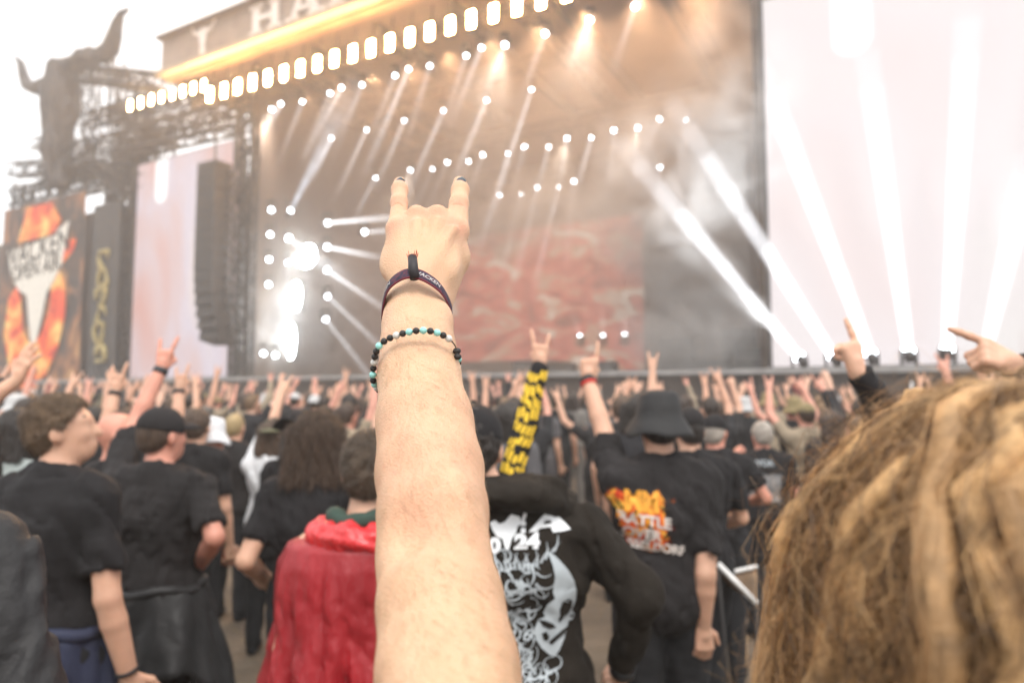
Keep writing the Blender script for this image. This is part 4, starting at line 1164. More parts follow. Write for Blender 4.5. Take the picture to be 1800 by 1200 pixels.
# red poncho
loc, H = spot(650, 2.08, 757)
oG, BG, fG = person('person in a shiny red rain poncho with a dark green collar', loc, R(3), H - .01, hair='short', build=1.0, group=NEAR, top=None, seed=14, h=.0105, nhair=9000, hair_mat=mat('ash_brown_hair', (.085, .058, .038), .6, .4, 22, .9, 42, bdist=.02))
def poncho(o, B):
    q = B['q']; n = 200; rows = 90; V = []; r = np.random.default_rng(5)
    ph = r.uniform(0, 6.3, 12)
    prof = [(1.485, .12, .11), (1.47, .18, .135), (1.45, .245, .165), (1.39, .280, .185), (1.32, .292, .195), (1.2, .29, .21), (1.0, .335, .25), (.8, .38, .285), (.62, .41, .31)]
    zs = np.linspace(1.485, .62, rows) ; zp = [p[0] for p in prof][::-1]
    for z in zs:
        a_ = np.interp(z, zp, [p[1] for p in prof][::-1]); b_ = np.interp(z, zp, [p[2] for p in prof][::-1]); t = (1.44 - z) / .8
        for j in range(n):
            a = 2 * math.pi * j / n
            fo = sum(math.sin(k * a + ph[i] + 1.3 * math.sin(3 * z + ph[i])) / (1 + .25 * i) for i, k in enumerate((5, 9, 13, 17, 23, 31)))
            fo2 = math.sin(19 * a + 22 * z + ph[8]) * math.sin(26 * z - 7 * a + ph[9])
            w = max(0, min(1, t * 2.2)) * (.010 + .017 * t) * (fo - 1.0 * abs(fo) ** .5) + .004 * fo2 * min(1, max(t * 3, 0))
            V.append(((a_ + w) * math.cos(a) * q, ((b_ + w) * math.sin(a) - .005) * q, (z + .01 * math.sin(4 * a + ph[6]) * t) * q))
    V = np.array(V); cx, cy, cz = V[:, 0], V[:, 1], V[:, 2]
    cr_ = .009 * (1 - np.abs(wav(cx, cy, cz * .22, 26, 31))) ** 5 + .006 * (1 - np.abs(wav(cx, cy, cz * .45, 48, 32))) ** 5 + .003 * (1 - np.abs(wav(cx, cy, cz, 80, 33))) ** 4
    cr_ *= np.clip((1.44 * q - cz) * 8, 0, 1); rad_ = np.hypot(cx, cy); V[:, 0] -= cx / rad_ * cr_; V[:, 1] -= cy / rad_ * cr_
    Q = [(i * n + j, (i + 1) * n + j, (i + 1) * n + (j + 1) % n, i * n + (j + 1) % n) for i in range(rows - 1) for j in range(n)]
    p = obj_np('poncho', V, np.array(Q), M_red, o)
    md = p.modifiers.new('thickness', 'SOLIDIFY'); md.thickness = .004
    # bunched hood of the poncho lying on the shoulders
    prs = []
    for i, a in enumerate(np.linspace(-.35, math.pi + .35, 15)):
        a = a + math.pi
        prs.append(ell((.135 * math.cos(a) * q, (.115 * math.sin(a) - .02) * q, (1.475 + .012 * math.sin(i * 2.3)) * q), np.array([.05 + .012 * (i % 2), .05, .036 + .012 * ((i + 1) % 2)]) * q, rotm((.4 * math.sin(i), .5 * math.cos(i * 1.7), i))))
    f = solid(prs, .014, .008, .02).ruffle(lambda X, Y, Z: .007 * wav(X, Y, Z, 60, 3) + .004 * np.abs(wav(X, Y, Z, 110, 8)))
    V, Q = f.mesh(); obj_np('poncho_hood', V, Q, mat('bright_red_plastic', (.62, .03, .035), .3, .15, 9, .6, 26, bdist=.02, coat=.2), o)
    pts = [Vector((.105 * math.cos(a) * q, (.098 * math.sin(a) - .01) * q, (1.525 + .008 * math.sin(4 * a)) * q)) for a in np.linspace(math.pi * .92, math.pi * 2.08, 18)]
    MB().path(pts, [.026 + .004 * math.sin(i * 1.9) for i in range(18)], 10).build('collar', M_green, o, True)
poncho(oG, BG)

# black hoodie with the skull print
loc, H = spot(893, 2.0, 706)
oH, BH, fH = person('person in a black hooded top printed with a white skull profile on the back', loc + Vector((.02, 0, 0)), R(-4), H - .02, world_arms={'R': (at(1128, 1045, 1.93), at(1095, 1172, 2.08), (1, -.4, 0), 'fist')}, top='hoodie', top_mat=M_hoodie, hair='short', hair_mat=M_hair_dark, hat='cap', hat_mat=M_black,
    group=NEAR, sleeve=1.88, hem=.80, build=1.2, loose=1.12, hx=-.125, seed=15, folds=.014, collar=None, h=.0105)
def hood(o, B):
    q = B['q']; prs = []
    for i, a in enumerate(np.linspace(math.pi * .95, math.pi * 2.05, 11)):
        prs.append(ell((.15 * math.cos(a) * q - .02, (.12 * math.sin(a) + .0) * q, (1.55 - .04 * abs(math.cos(a)) + .008 * math.sin(i * 2)) * q), np.array([.052, .05, .028]) * q))
    prs += [ell((-.02, -.10 * q, 1.555 * q), np.array([.14, .055, .026]) * q), cone((-.13 * q, -.06 * q, 1.575 * q), (.12 * q, -.06 * q, 1.57 * q), .024 * q)]
    f = solid(prs, .035, .009, .02).ruffle(lambda X, Y, Z: .008 * wav(X, Y * 1.5, Z * 2.2, 24, 21) + .003 * wav(X, Y, Z, 70, 3))
    f.put(ell((-.05, .02 * q, 1.59 * q), np.array([.11, .10, .11]) * q), .02, cut=True)
    V, Q = f.mesh(); obj_np('hood', V, Q, M_hoodie, o)
hood(oH, BH)
band(oH, BH, 'R', mat('black_rubber_band', (.014, .014, .015), .5), off=-.005, w=.03, r=.034)
M_print = mat('pale_grey_print', (.40, .44, .465), .85, .12, 30)
M_printw = mat('white_print_ink', (.74, .76, .78), .85, .08, 30)
def hoodie_print(o, f, B):
    def px2l(px, py):       # a pixel on the back, to the wearer's own x and z
        w = at(px, py, 1.85); l = local(o.location, R(-4), w); return (l[0], l[2])
    def PP(l): return [px2l(*p) for p in l]
    # bull skull between the letters
    print_shape(o, fH, [PP([(858, 923), (868, 918), (875, 925), (885, 922), (897, 908), (912, 912), (914, 922), (921, 900), (926, 897), (924, 912), (917, 925), (908, 930), (906, 940), (898, 950), (894, 966), (888, 968), (882, 950), (872, 946), (864, 936)])], M_printw, 'bull_skull_print')
    print_shape(o, fH, [PP([(914, 922), (922, 920), (923, 928), (915, 930)]), PP([(914, 933), (922, 932), (923, 940), (915, 941)])], M_printw, 'colon_print')
    print_shape(o, fH, [PP([(928, 939), (957, 908), (976, 905), (986, 918), (1004, 934), (972, 938), (968, 930), (948, 933), (943, 938)])], M_printw, 'letter_print')
    print_shape(o, fH, [PP([(957, 920), (967, 919), (970, 924), (955, 926)])], M_hoodie, 'letter_print_counter', .007)
    w = px2l(868, 962); print_text(o, fH, '0', .05, w[0], w[1], M_printw, .003, 1.25)
    w = px2l(926, 954); print_text(o, fH, '24', .045, w[0], w[1], M_printw, .003, 1.45, tilt=.08)
    # skull in profile
    sk = [(962, 968), (975, 976), (988, 990), (1000, 1005), (1009, 1022), (1014, 1042), (1013, 1064), (1006, 1082), (1011, 1094), (1008, 1104), (1000, 1104), (996, 1118), (992, 1130), (984, 1148), (976, 1160), (966, 1156), (952, 1142), (942, 1125), (939, 1108), (946, 1092), (958, 1086), (955, 1078), (962, 1062), (976, 1052), (972, 1040), (976, 1012), (972, 992)]
    print_shape(o, fH, [PP(sk)], M_print, 'skull_print')
    dk = [[(984, 1074), (990, 1060), (1000, 1056), (1007, 1062), (1006, 1076), (1000, 1088), (990, 1090), (985, 1084)], [(946, 1092), (958, 1092), (972, 1099), (978, 1108), (966, 1107), (954, 1102)], [(1001, 1096), (1008, 1090), (1008, 1101)], [(964, 1132), (978, 1121), (998, 1112), (1000, 1116), (982, 1126), (970, 1138)], [(952, 1116), (960, 1112), (966, 1122), (962, 1130), (956, 1128)]]
    print_shape(o, fH, [PP(l) for l in dk], M_hoodie, 'skull_print_hollow', .007)
    print_shape(o, fH, [PP([(970 + i * 5, 1126 - i * 3), (973 + i * 5, 1124 - i * 3), (974 + i * 5, 1134 - i * 3), (971 + i * 5, 1136 - i * 3)]) for i in range(5)], M_hoodie, 'tooth_gap_print', .009)
    # hair tendrils around the skull: many curling strokes
    r = random.Random(8); strokes = []
    for k in range(150):
        x = r.uniform(862, 975); y = r.uniform(985, 1196)
        if y < 1165 and x > 938 + (0 if y > 1060 else (1060 - y) * .25): continue
        a = r.uniform(0, 6.28); tw = r.choice((-1, 1)) * r.uniform(.18, .42); w = r.uniform(1.1, 2.4); L_, Rr = [], []
        n = r.randint(7, 13)
        for i in range(n):
            ww = w * (1 - i / n) + .4
            L_.append((x + math.cos(a + 1.57) * ww, y + math.sin(a + 1.57) * ww)); Rr.append((x - math.cos(a + 1.57) * ww, y - math.sin(a + 1.57) * ww))
            x += math.cos(a) * 4.2; y += math.sin(a) * 4.2; a += tw
        for i in range(n - 1): strokes.append([L_[i], L_[i + 1], Rr[i + 1], Rr[i]])
    for k in range(14):       # loose strands rising over the brow
        x, y = 876 + k * 7.5, 1000 - (k > 8) * (k - 8) * 6 ; a = -1.57 - .5 + .08 * k; tw = .12 * (-1) ** k
        for i in range(6):
            x2, y2 = x + math.cos(a) * 5, y + math.sin(a) * 5; w = 2.2 * (1 - i / 6) + .3
            strokes.append([(x - w, y), (x2 - w * .8, y2), (x2 + w * .8, y2), (x + w, y)]); x, y = x2, y2; a += tw
    st_ = []
    for pl in strokes:
        st_.append(PP(pl))
    pts = [p for pl in st_ for p in pl]; F = [(4 * i, 4 * i + 1, 4 * i + 2, 4 * i + 3) for i in range(len(st_))]
    P, F = on_cloth(project_back(fH, pts), np.array(F)); P[:, 1] -= .004
    obj_np('tendril_print', P, F, M_print, o)
hoodie_print(oH, fH, BH)
# capped person in front of the hoodie, arm in a lettered sleeve
loc, H = spot(822, 3.05, 735)
oI, BI, fI = person('person behind the forearm raising a black sleeve with yellow lettering and horns sign', loc, R(-5), H - .02, world_arms={'R': (at(922, 752, 3.12), at(950, 640, 3.22), UPN, 'horns', (.0, .1, 1))}, top='long', top_mat=M_black, sleeve=1.9, hair='long', hair_mat=M_hair_dark, hat='beanie', hat_mat=M_black, group=NEAR, seed=16, h=.0105)
def sleeve_letters(o, B):
    M_y = mat('yellow_print', (.80, .52, .03), .8, .15, 20)
    sh, el, wr = B['arms']['R']; q = B['q']; r = random.Random(3)
    for k in range(9):
        t = k / 8; a = el + (wr - el) * (1.55 * t - .80) if t > .52 else sh + (el - sh) * (.25 + 1.44 * t)
        d = unit(wr - el) if t > .52 else unit(el - sh)
        c = (el + (wr - el) * ((t - .5) * 1.6)) if t > .5 else (sh + (el - sh) * (.22 + 1.56 * t))
        side = unit(np.cross(d, [0, 1, 0])); rad = (.066 - .012 * t) * q
        polys = []
        for j in range(5):
            w = .016 + .012 * r.random(); lx = -.5 + j * .25
            polys.append((lx, w, r.uniform(-.012, .012)))
        V = []; F = []
        for lx, w, sh_ in polys:
            th = lx * 1.5; n0 = len(V)
            for dth, dd in ((-.13, -.5), (.13, -.5), (.13, .5), (-.13, .5)):
                tt = th + dth + .1 * math.sin(k + dd * 3)
                V.append(c + d * (dd * w * 1.9 + sh_) + (side * math.sin(tt) - np.array([0, 1, 0]) * math.cos(tt)) * (rad + .006))
            F.append((n0, n0 + 1, n0 + 2, n0 + 3))
        obj_np('sleeve_lettering', V, np.array(F), M_y, o)
sleeve_letters(oI, BI)

# bucket hat man with the flame print
loc, H = spot(1146, 2.85, 683)
oJ, BJ, fJ = person('man in black bucket hat, black T-shirt with flame print, one arm up pointing', loc + Vector((.03, 0, 0)), R(6), H - .035, world_arms={'L': (at(1062, 760, 3.0), at(1033, 668, 3.12), UPN, 'point', (.1, .1, 1)), 'R': (at(1240, 1010, 2.72), at(1236, 1098, 2.76), (.35, -1, 0), 'relaxed', (0, .02, -1))},
    hair='short', hair_mat=M_hair_dark, hat='bucket', hat_mat=mat('black_hat_cotton', (.016, .0155, .016), .75, .2, 8, .4, 14, bdist=.02), group=NEAR, sleeve=.78, hem=.84, build=1.08, loose=1.1, seed=17, top_mat=M_char, yaw=R(-5), h=.0105)
band(oJ, BJ, 'L', mat('red_band', (.55, .03, .02), .6), w=.014)
band(oJ, BJ, 'L', mat('black_studded_band', (.02, .02, .02), .5), off=.0, w=.026, name='studded_bracelet')
def flame_print(o, f):
    def l_(px, py):
        w = at(px, py, 2.68); v = local(o.location, R(6), w); return (v[0], v[2])
    a = l_(1050, 995); b = l_(1205, 845)
    print_patch(o, f, a[0], b[0], a[1], b[1], masked_print('flame_ink', (6, 4.5, 1), [(.3, (.45, .015, .005)), (.45, (.75, .10, .012)), (.56, (.9, .33, .03)), (.68, (.95, .62, .10))], .36, .10, (5, 4, 1)), 'flame_print')
    M_f = mat('amber_print', (.88, .40, .05), .8, .3, 20)
    for s, px, py, z in (('MM', 1133, 885, .105),):
        w = l_(px, py); print_text(o, f, s, z, w[0], w[1], M_f, .006, .8, off=.006, tilt=-.06)
    M_w = mat('bone_print', (.66, .60, .55), .85, .15, 25)
    for s, px, py, z in (('BATTLE', 1138, 918, .058), ('OVER', 1134, 942, .055), ('DÜSSELDORF', 1146, 964, .046)):
        w = l_(px, py); print_text(o, f, s, z, w[0], w[1], M_w, .002, .98, off=.007, tilt=-.12)
flame_print(oJ, fJ)
# three men further back at the right
loc, H = spot(1212, 3.7, 716)
oK, BK, fK = person('man in black cap and plain black T-shirt right behind the bucket hat', loc, R(4), H - .01, {'R': (np.array([.28, .02, 1.13]), np.array([.2, .22, 1.05]), np.array([.8, 0, .5]), 'fist')}, hair='crop', hair_mat=M_hair_dark, hat='cap', hat_mat=M_char, group=NEAR, sleeve=.75, build=1.2, loose=1.1, seed=18, skin=M_skin, h=.011)
loc, H = spot(1256, 4.4, 728)
oL, BL, fL = person('sunburnt man in dark cap and black T-shirt, forearm held forward', loc, R(-10), H - .01, {'R': (np.array([.30, 0, 1.14]), np.array([.22, .24, 1.08]), np.array([.8, 0, .5]), 'fist')}, hair='crop', hair_mat=M_hair_grey, hat='cap', hat_mat=M_black, group=NEAR, build=1.15, yaw=R(-25), seed=19, skin=M_skin_pink, h=.0135)
loc, H = spot(1340, 5.2, 742)
oM, BM_, fM = person('grey haired man in black T-shirt with small white back print', loc, R(0), H, {'L': (np.array([-.26, .05, 1.2]), np.array([-.14, .2, 1.32]), np.array([-.6, -.4, 0]), 'fist')}, hair='short', hair_mat=M_hair_grey, group=NEAR, build=1.12, seed=20, skin=M_skin_pink, h=.0135)
w = local(oM.location, 0, at(1345, 815, 5.05)); print_text(oM, fM, 'WOA', .06, w[0], w[2], M_print, .002)
print_patch(oM, fM, w[0] - .15, w[0] + .15, w[2] - .30, w[2] - .06, masked_print('grey_tour_print', (20, 30, 1), [(.3, (.3, .3, .31)), (.7, (.55, .55, .55))], .44, .05, (26, 34, 1), edge=.12), 'tour_print')
# more faces in the middle distance at the left
loc, H = spot(365, 4.6, 730)
oC, BC, fC = person('man in a white bucket hat and dark jacket with a light patch', loc, R(-35), H - .035, hair='crop', hat='bucket', hat_mat=M_white, top='long', sleeve=1.9, top_mat=M_char, group=NEAR, seed=21, yaw=R(-20), pitch=R(-8), skin=M_skin_pink, h=.0135)
loc, H = spot(482, 4.9, 735)
oE, BE, fE = person('person in white T-shirt and olive cap with one arm stretched up', loc, R(0), H - .01, world_arms={'L': (at(478, 745, 5.1), at(496, 688, 5.25), UPN, 'horns')}, top_mat=M_white, hair='long', hat='cap_back', hat_mat=mat('olive_cotton', (.11, .105, .06), .9, .2, 9), group=NEAR, seed=22, h=.0135)
loc, H = spot(205, 3.3, 726)
person('bald sunburnt man in black between the profile man and the cap man', loc, R(-30), H, top='tee', hair=None, group=NEAR, seed=23, yaw=R(-35), skin=M_skin_pink, h=.0135)
loc, H = spot(412, 5.6, 728)
person('man in faded black T-shirt right of the white bucket hat', loc, R(-6), H, top_mat=M_char, hair='crop', hair_mat=mat('blond_hair', (.33, .24, .12), .6, .3, 16, .8, 40), group=NEAR, seed=24, h=.013)
loc, H = spot(535, 3.9, 716)
person('person in a wide dark brimmed hat just beyond the long brown hair', loc, R(10), H - .04, top='long', sleeve=1.9, top_mat=M_black, hair='long', hair_mat=M_hair_dark, hat='brim', hat_mat=M_char, group=NEAR, seed=25, h=.013)
loc, H = spot(30, 3.7, 722)
oP, BP, fP = person('dark haired person at the left edge holding up a phone', loc, R(-10), H, {'R': (np.array([.25, .1, 1.15]), np.array([.1, .33, 1.38]), np.array([.3, -.9, 0]), 'grip'), 'L': (np.array([-.25, .1, 1.15]), np.array([-.05, .33, 1.36]), np.array([-.3, -.9, 0]), 'grip')}, top='long', sleeve=1.8, top_mat=mat('mint_grey_cotton', (.30, .34, .33), .85, .2, 6), hair='long', hair_mat=M_hair_dark, group=NEAR, seed=26, h=.013)
ph = MB().box((0, 0, 0), (.155, .009, .075)).build('mobile_phone', mat('phone_black', (.015, .015, .017), .25))
ph.location = at(64, 796, 3.35); ph.rotation_euler = (R(10), R(8), R(-10)); tag(ph, 'dark phone held sideways in two hands at the left edge', 'phone')

# arms reaching in whose owners stand hidden
def reaching(label, elbow, wrist, n, pose, dirv, loc, rz, H, key='R', top_mat=None, sleeve=1.85, skin=None, seed=40, yaw=0, hair='short', hat=None, hair_mat=None, wrist_band=None):
    o, B, f = person(label, loc, rz, H, world_arms={key: (elbow, wrist, n, pose, dirv)}, top='long' if sleeve > 1 else 'tee', top_mat=top_mat or M_black, sleeve=sleeve, hair=hair, hat=hat, skin=skin, seed=seed, group=NEAR, yaw=yaw, hair_mat=hair_mat, h=.0135)
    if wrist_band: band(o, B, key, wrist_band, w=.024)
    return o
M_band = mat('dark_cloth_band', (.02, .02, .024), .8)
p0, _ = spot(1620, 2.3, 800)
reaching('person hidden behind the blond dreadlocks, black sleeve raised with thumb and finger out', at(1560, 730, 2.1), at(1508, 655, 2.05), (.35, -.9, .3), 'point', (-.25, .15, 1), p0, R(0), 1.66, 'L', M_black, 1.88, seed=31)
p0, _ = spot(1905, 1.75, 800)
reaching('person at the right edge in dark sleeves pointing at the stage with a bare hand', at(1866, 700, 1.60), at(1790, 645, 1.62), (.1, -.9, .45), 'point', (-.9, .12, .42), p0, R(10), 1.66, 'L', M_char, 1.9, seed=32)
p0, _ = spot(-75, 3.05, 800)
reaching('person at the left edge holding an open hand up before the flame banner', at(-35, 715, 3.05), at(30, 668, 3.1), (-.2, -.95, .1), 'open', (.25, .1, .8), p0, R(-5), 1.68, 'R', M_char, .7, seed=33)
p0, _ = spot(222, 4.0, 728)
reaching('bare forearm with dark wristband making horns just above the profile man', at(190, 735, 4.05), at(203, 686, 4.1), UPN, 'horns', (.06, .1, 1), p0, R(0), 1.70, 'L', M_black, .7, seed=34, wrist_band=M_band)
p0, _ = spot(345, 4.4, 735)
reaching('raised horns hand with pale and dark wristbands right of the watch hand', at(312, 735, 4.5), at(316, 683, 4.55), UPN, 'horns', (.03, .1, 1), p0, R(0), 1.69, 'L', M_black, .7, seed=35, wrist_band=M_band)

# dark shell jacket shoulder at the lower left edge
loc = Vector((-1.215, 1.36, 0))
oO, BO, fO = person('person in a crinkled charcoal rain jacket cut off by the lower left corner', loc, R(-4), 1.84, {'R': (np.array([.345, -.05, 1.20]), np.array([.26, .14, 1.08]), np.array([.8, 0, .5]), 'fist')}, top='long', sleeve=1.95, hem=.75, top_mat=mat('charcoal_shell', (.020, .019, .020), .62, .25, 6, .6, 18, bdist=.02, spec=.35), loose=1.3, folds=.014, seed=27, build=1.25, collar=None, h=.009, group=NEAR)

# ------------------------------------------------------------------ the raised forearm
def hero():
    k = lambda px, py, Y: np.array(at(px, py, Y))
    spine = [(732, 545, .765, 57), (732, 575, .745, 58), (734, 610, .725, 64.5), (737, 660, .70, 70.5), (747, 740, .66, 82.5), (756, 830, .617, 92), (761, 900, .585, 93.5), (764, 985, .545, 96), (774, 1060, .515, 107), (788, 1180, .475, 119), (802, 1330, .425, 132), (822, 1560, .35, 150)]
    P = []
    for a, b in zip(spine[:-1], spine[1:]):
        P.append(cone(k(*a[:3]), k(*b[:3]), a[3] * a[2] / FPX, b[3] * b[2] / FPX))
    # muscle and bone: ulna ridge, elbow point, flexor belly
    P += [ell(k(785, 905, .553), (.020, .02, .034)), ell(k(722, 930, .556), (.014, .014, .03)), ell(k(772, 557, .735), (.010, .010, .012))]
    f_lo, f_hi = union_bounds(P)
    H_ = []
    W = k(733, 545, .77)
    mc = {'p': k(700, 404, .832), 'r': k(733, 391, .845), 'm': k(770, 390, .85), 'i': k(801, 406, .842)}
    for q, r0, r1 in (('p', .020, .0150), ('r', .023, .0148), ('m', .023, .0152), ('i', .021, .0160)):
        base = W + (mc[q] - W) * .15
        H_.append(cone(base, mc[q], r0, r1))
    H_ += [ell(k(742, 470, .805), (.045, .021, .042), rotm((-.75, 0, 0))), ell(k(690, 455, .825), (.014, .016, .034), rotm((-.75, .05, 0)))]
    # thumb folded under the palm, its root swelling the right edge
    H_ += [cone(k(768, 530, .80), k(798, 455, .845), .019, .0185), cone(k(798, 455, .845), k(792, 415, .885), .0165, .013), cone(k(795, 415, .885), k(752, 402, .905), .013, .011)]
    # folded middle and ring fingers
    knob = []
    for q, dx in (('r', -2), ('m', 2)):
        a = mc[q]; px = {'r': 735, 'm': 769}[q]
        b = k(px, 386, .885); c = k(px + dx, 412, .905); d = k(px + dx, 430, .885)
        H_ += [cone(a, b, .0142, .0122), cone(b, c, .0118, .0108), cone(c, d, .0105, .0095)]
        knob.append(ell(a + np.array([0, -.003, .0095]), (.0118, .0118, .0115)))
    fin = [cone(mc['p'], k(701.5, 357, .872), .0128, .0105), cone(k(701.5, 357, .872), k(702.5, 334, .895), .0105, .0102), cone(k(702.5, 334, .895), k(703, 321.5, .910), .0102, .0082),
           cone(mc['i'], k(807, 358, .878), .0152, .0125), cone(k(807, 358, .878), k(809, 336, .900), .0124, .0116), cone(k(809, 336, .900), k(808.5, 321.5, .914), .0116, .0088)]
    lo, hi = union_bounds(P[:-1] + H_ + fin)
    lo[2] = max(lo[2], 1.42)
    f = Field(lo - .004, hi + .004, .00215)
    f.all(P[:11], .007)
    for e in P[11:]: f.put(e, .02)
    f.put(ell(k(722, 898, .514), (.011, .008, .02)), .03, cut=True)
    f.put(cone(k(762, 790, .592), k(752, 885, .552), .006, .005), .03)      # the dimple beside the elbow point
    f.all(H_, .014)
    for e in knob: f.put(e, .005)
    for e in fin: f.put(e, .006)
    # finger joint creases
    for px, py, Y, r_ in ((700, 357, .86, .014), (808, 357, .864, .016)):
        for dy in (-5, 0, 5):
            a, b = k(px - 12, py + dy, Y - .006), k(px + 12, py + dy, Y - .006)
            f.put(cone(a, b, .0009), .002, cut=True)
    # tendons and veins low under the skin
    for a, b, r_ in (((735, 520, .772), (770, 400, .83), .0035), ((728, 520, .772), (735, 402, .825), .0035), ((738, 520, .772), (798, 412, .822), .0035)):
        f.put(cone(k(*a) + np.array([0, -.013, .009]), k(*b) + np.array([0, -.0075, .006]), r_), .014)
    f.ruffle(lambda X, Y, Z: .0007 * wav(X, Y, Z, 90, 2))
    f.clip((0, -.75, -.66), float(np.dot((0, -.75, -.66), k(816, 1490, .375))))
    V, Q = f.mesh()
    ol, orz = Vector((.17, .06, 0)), R(-50)
    B = body_plan(1.72, {'L': (local(ol, orz, at(815, 1480, .378)), local(ol, orz, at(802, 1330, .425)), (0, -1, 0), 'fist')}, 1.0)
    Mo = np.array(Matrix.Rotation(orz, 3, 'Z'))
    def to_world(v): return np.asarray(v) @ Mo.T + np.array(ol)
    shl, ell_, _w = B['arms']['L']
    bp0 = [grow(x, -.02) for x in B['torso']] + B['neck']; ra = arm_prims(B, 'R')
    fb = Field(*[x + d for x, d in zip(union_bounds(bp0 + B['head'] + B['face'] + ra + [cone(shl, ell_, .05)]), (-.02, .02))], .014)
    fb.all(bp0, .05).put(cone(shl, ell_, .050, .047), .03).put(ra[0], .03).put(ra[1], .012).put(ra[2], .008).all(B['head'], .028)
    for pr in B['face']: fb.put(pr, .012)
    Vb0, Qb0 = merge([fb.mesh(), solid(B['hands']['R'], .008, .006).mesh()])
    V, Q = merge([(V, Q), (to_world(Vb0), Qb0)])
    def own(name, v, q, m_): return obj_np(name, to_world(v), q, m_, o)
    # colour of the skin itself: ruddier knuckles and elbow
    m = bpy.data.materials.new('forearm_skin'); nt, N, L = nodes(m); b = N['Principled BSDF']
    b.inputs['Roughness'].default_value = .48; b.inputs['Specular IOR Level'].default_value = .4
    b.inputs['Subsurface Weight'].default_value = .3; b.inputs['Subsurface Radius'].default_value = (1, .35, .2); b.inputs['Subsurface Scale'].default_value = .006
    tc = N.new('ShaderNodeTexCoord')
    n1 = N.new('ShaderNodeTexNoise'); n1.inputs['Scale'].default_value = 28; n1.inputs['Detail'].default_value = 6; L.new(tc.outputs['Object'], n1.inputs['Vector'])
    cr = N.new('ShaderNodeValToRGB'); cr.color_ramp.elements[0].position = .32; cr.color_ramp.elements[1].position = .7
    cr.color_ramp.elements[0].color = (.60, .37, .225, 1); cr.color_ramp.elements[1].color = (.67, .43, .275, 1); L.new(n1.outputs[0], cr.inputs[0])
    n3 = N.new('ShaderNodeTexNoise'); n3.inputs['Scale'].default_value = 11; n3.inputs['Detail'].default_value = 3; L.new(tc.outputs['Object'], n3.inputs['Vector'])
    bl = N.new('ShaderNodeMapRange'); bl.inputs[1].default_value = .45; bl.inputs[2].default_value = .75; bl.inputs[4].default_value = .26; L.new(n3.outputs[0], bl.inputs[0])
    pk = N.new('ShaderNodeMix'); pk.data_type = 'RGBA'; pk.inputs[7].default_value = (.64, .31, .22, 1); L.new(bl.outputs[0], pk.inputs[0]); L.new(cr.outputs[0], pk.inputs[6])
    fv = N.new('ShaderNodeTexVoronoi'); fv.inputs['Scale'].default_value = 95; fv.inputs['Randomness'].default_value = 1; L.new(tc.outputs['Object'], fv.inputs['Vector'])
    fm = N.new('ShaderNodeMapRange'); fm.inputs[1].default_value = .16; fm.inputs[2].default_value = .05; fm.inputs[4].default_value = .35; L.new(fv.outputs['Distance'], fm.inputs[0])
    fk = N.new('ShaderNodeMix'); fk.data_type = 'RGBA'; fk.inputs[7].default_value = (.42, .2, .11, 1); L.new(fm.outputs[0], fk.inputs[0]); L.new(pk.outputs[2], fk.inputs[6])
    at_ = N.new('ShaderNodeAttribute'); at_.attribute_name = 'flush'
    mx = N.new('ShaderNodeMix'); mx.data_type = 'RGBA'; mx.inputs[7].default_value = (.60, .23, .16, 1)
    L.new(at_.outputs['Fac'], mx.inputs[0]); L.new(fk.outputs[2], mx.inputs[6]); L.new(mx.outputs[2], b.inputs['Base Color'])
    n2 = N.new('ShaderNodeTexNoise'); n2.inputs['Scale'].default_value = 420; n2.inputs['Detail'].default_value = 3; L.new(tc.outputs['Object'], n2.inputs['Vector'])
    vo = N.new('ShaderNodeTexVoronoi'); vo.inputs['Scale'].default_value = 620; L.new(tc.outputs['Object'], vo.inputs['Vector'])
    ad = N.new('ShaderNodeMath'); ad.operation = 'ADD'; L.new(n2.outputs[0], ad.inputs[0]); L.new(vo.outputs['Distance'], ad.inputs[1])
    bp = N.new('ShaderNodeBump'); bp.inputs['Strength'].default_value = .5; bp.inputs['Distance'].default_value = .0016; L.new(ad.outputs[0], bp.inputs['Height']); L.new(bp.outputs[0], b.inputs['Normal'])
    o = obj_np('person', V, Q, m)
    tag(o, 'bare raised left arm in the foreground making the horns hand sign', 'person')
    fl = np.zeros(len(V))
    for c, r_, s_ in [(mc['p'] - [0, .012, 0], .014, .55), (mc['r'] - [0, .01, -.006], .014, .5), (mc['m'] - [0, .01, -.006], .014, .5), (mc['i'] - [0, .014, 0], .016, .6), (k(701, 357, .86), .013, .5), (k(808, 357, .86), .014, .5), (k(730, 905, .545), .02, .3), (k(792, 950, .53), .03, .2), (k(735, 830, .57), .035, .12), (k(703, 330, .89), .012, .25), (k(808, 330, .9), .013, .25)]:
        fl += s_ * np.exp(-(((V - np.array(c)) ** 2).sum(1)) / r_ ** 2)
    # a faint scratch across the forearm
    a, b2 = k(672, 822, .575), k(745, 850, .55)
    t = np.clip(((V - a) @ (b2 - a)) / ((b2 - a) @ (b2 - a)), 0, 1); dd = np.linalg.norm((V - a - t[:, None] * (b2 - a))[:, [0, 2]], axis=1)
    fl += .45 * np.exp(-(dd / .0014) ** 2)
    a_ = o.data.attributes.new('flush', 'FLOAT', 'POINT'); a_.data.foreach_set('value', np.clip(fl, 0, .75).astype(np.float32))
    # nails, dark polish
    M_nail = mat('dark_grey_nail_polish', (.035, .04, .05), .22, coat=.5)
    for c, w in ((k(704, 319.5, .8975), .0062), (k(810.5, 319, .9005), .0068)):
        fn = Field(c - .015, c + .015, .0008).put(ell(c, (w, .0035, .0085), rotm((-.55, 0, 0))), 0)
        V2, Q2 = fn.mesh(); obj_np('fingernail', V2, Q2, M_nail, o)
    # fine pale arm hair
    bmh = MB(); rr = random.Random(2)
    Nn = len(V); cent = {}
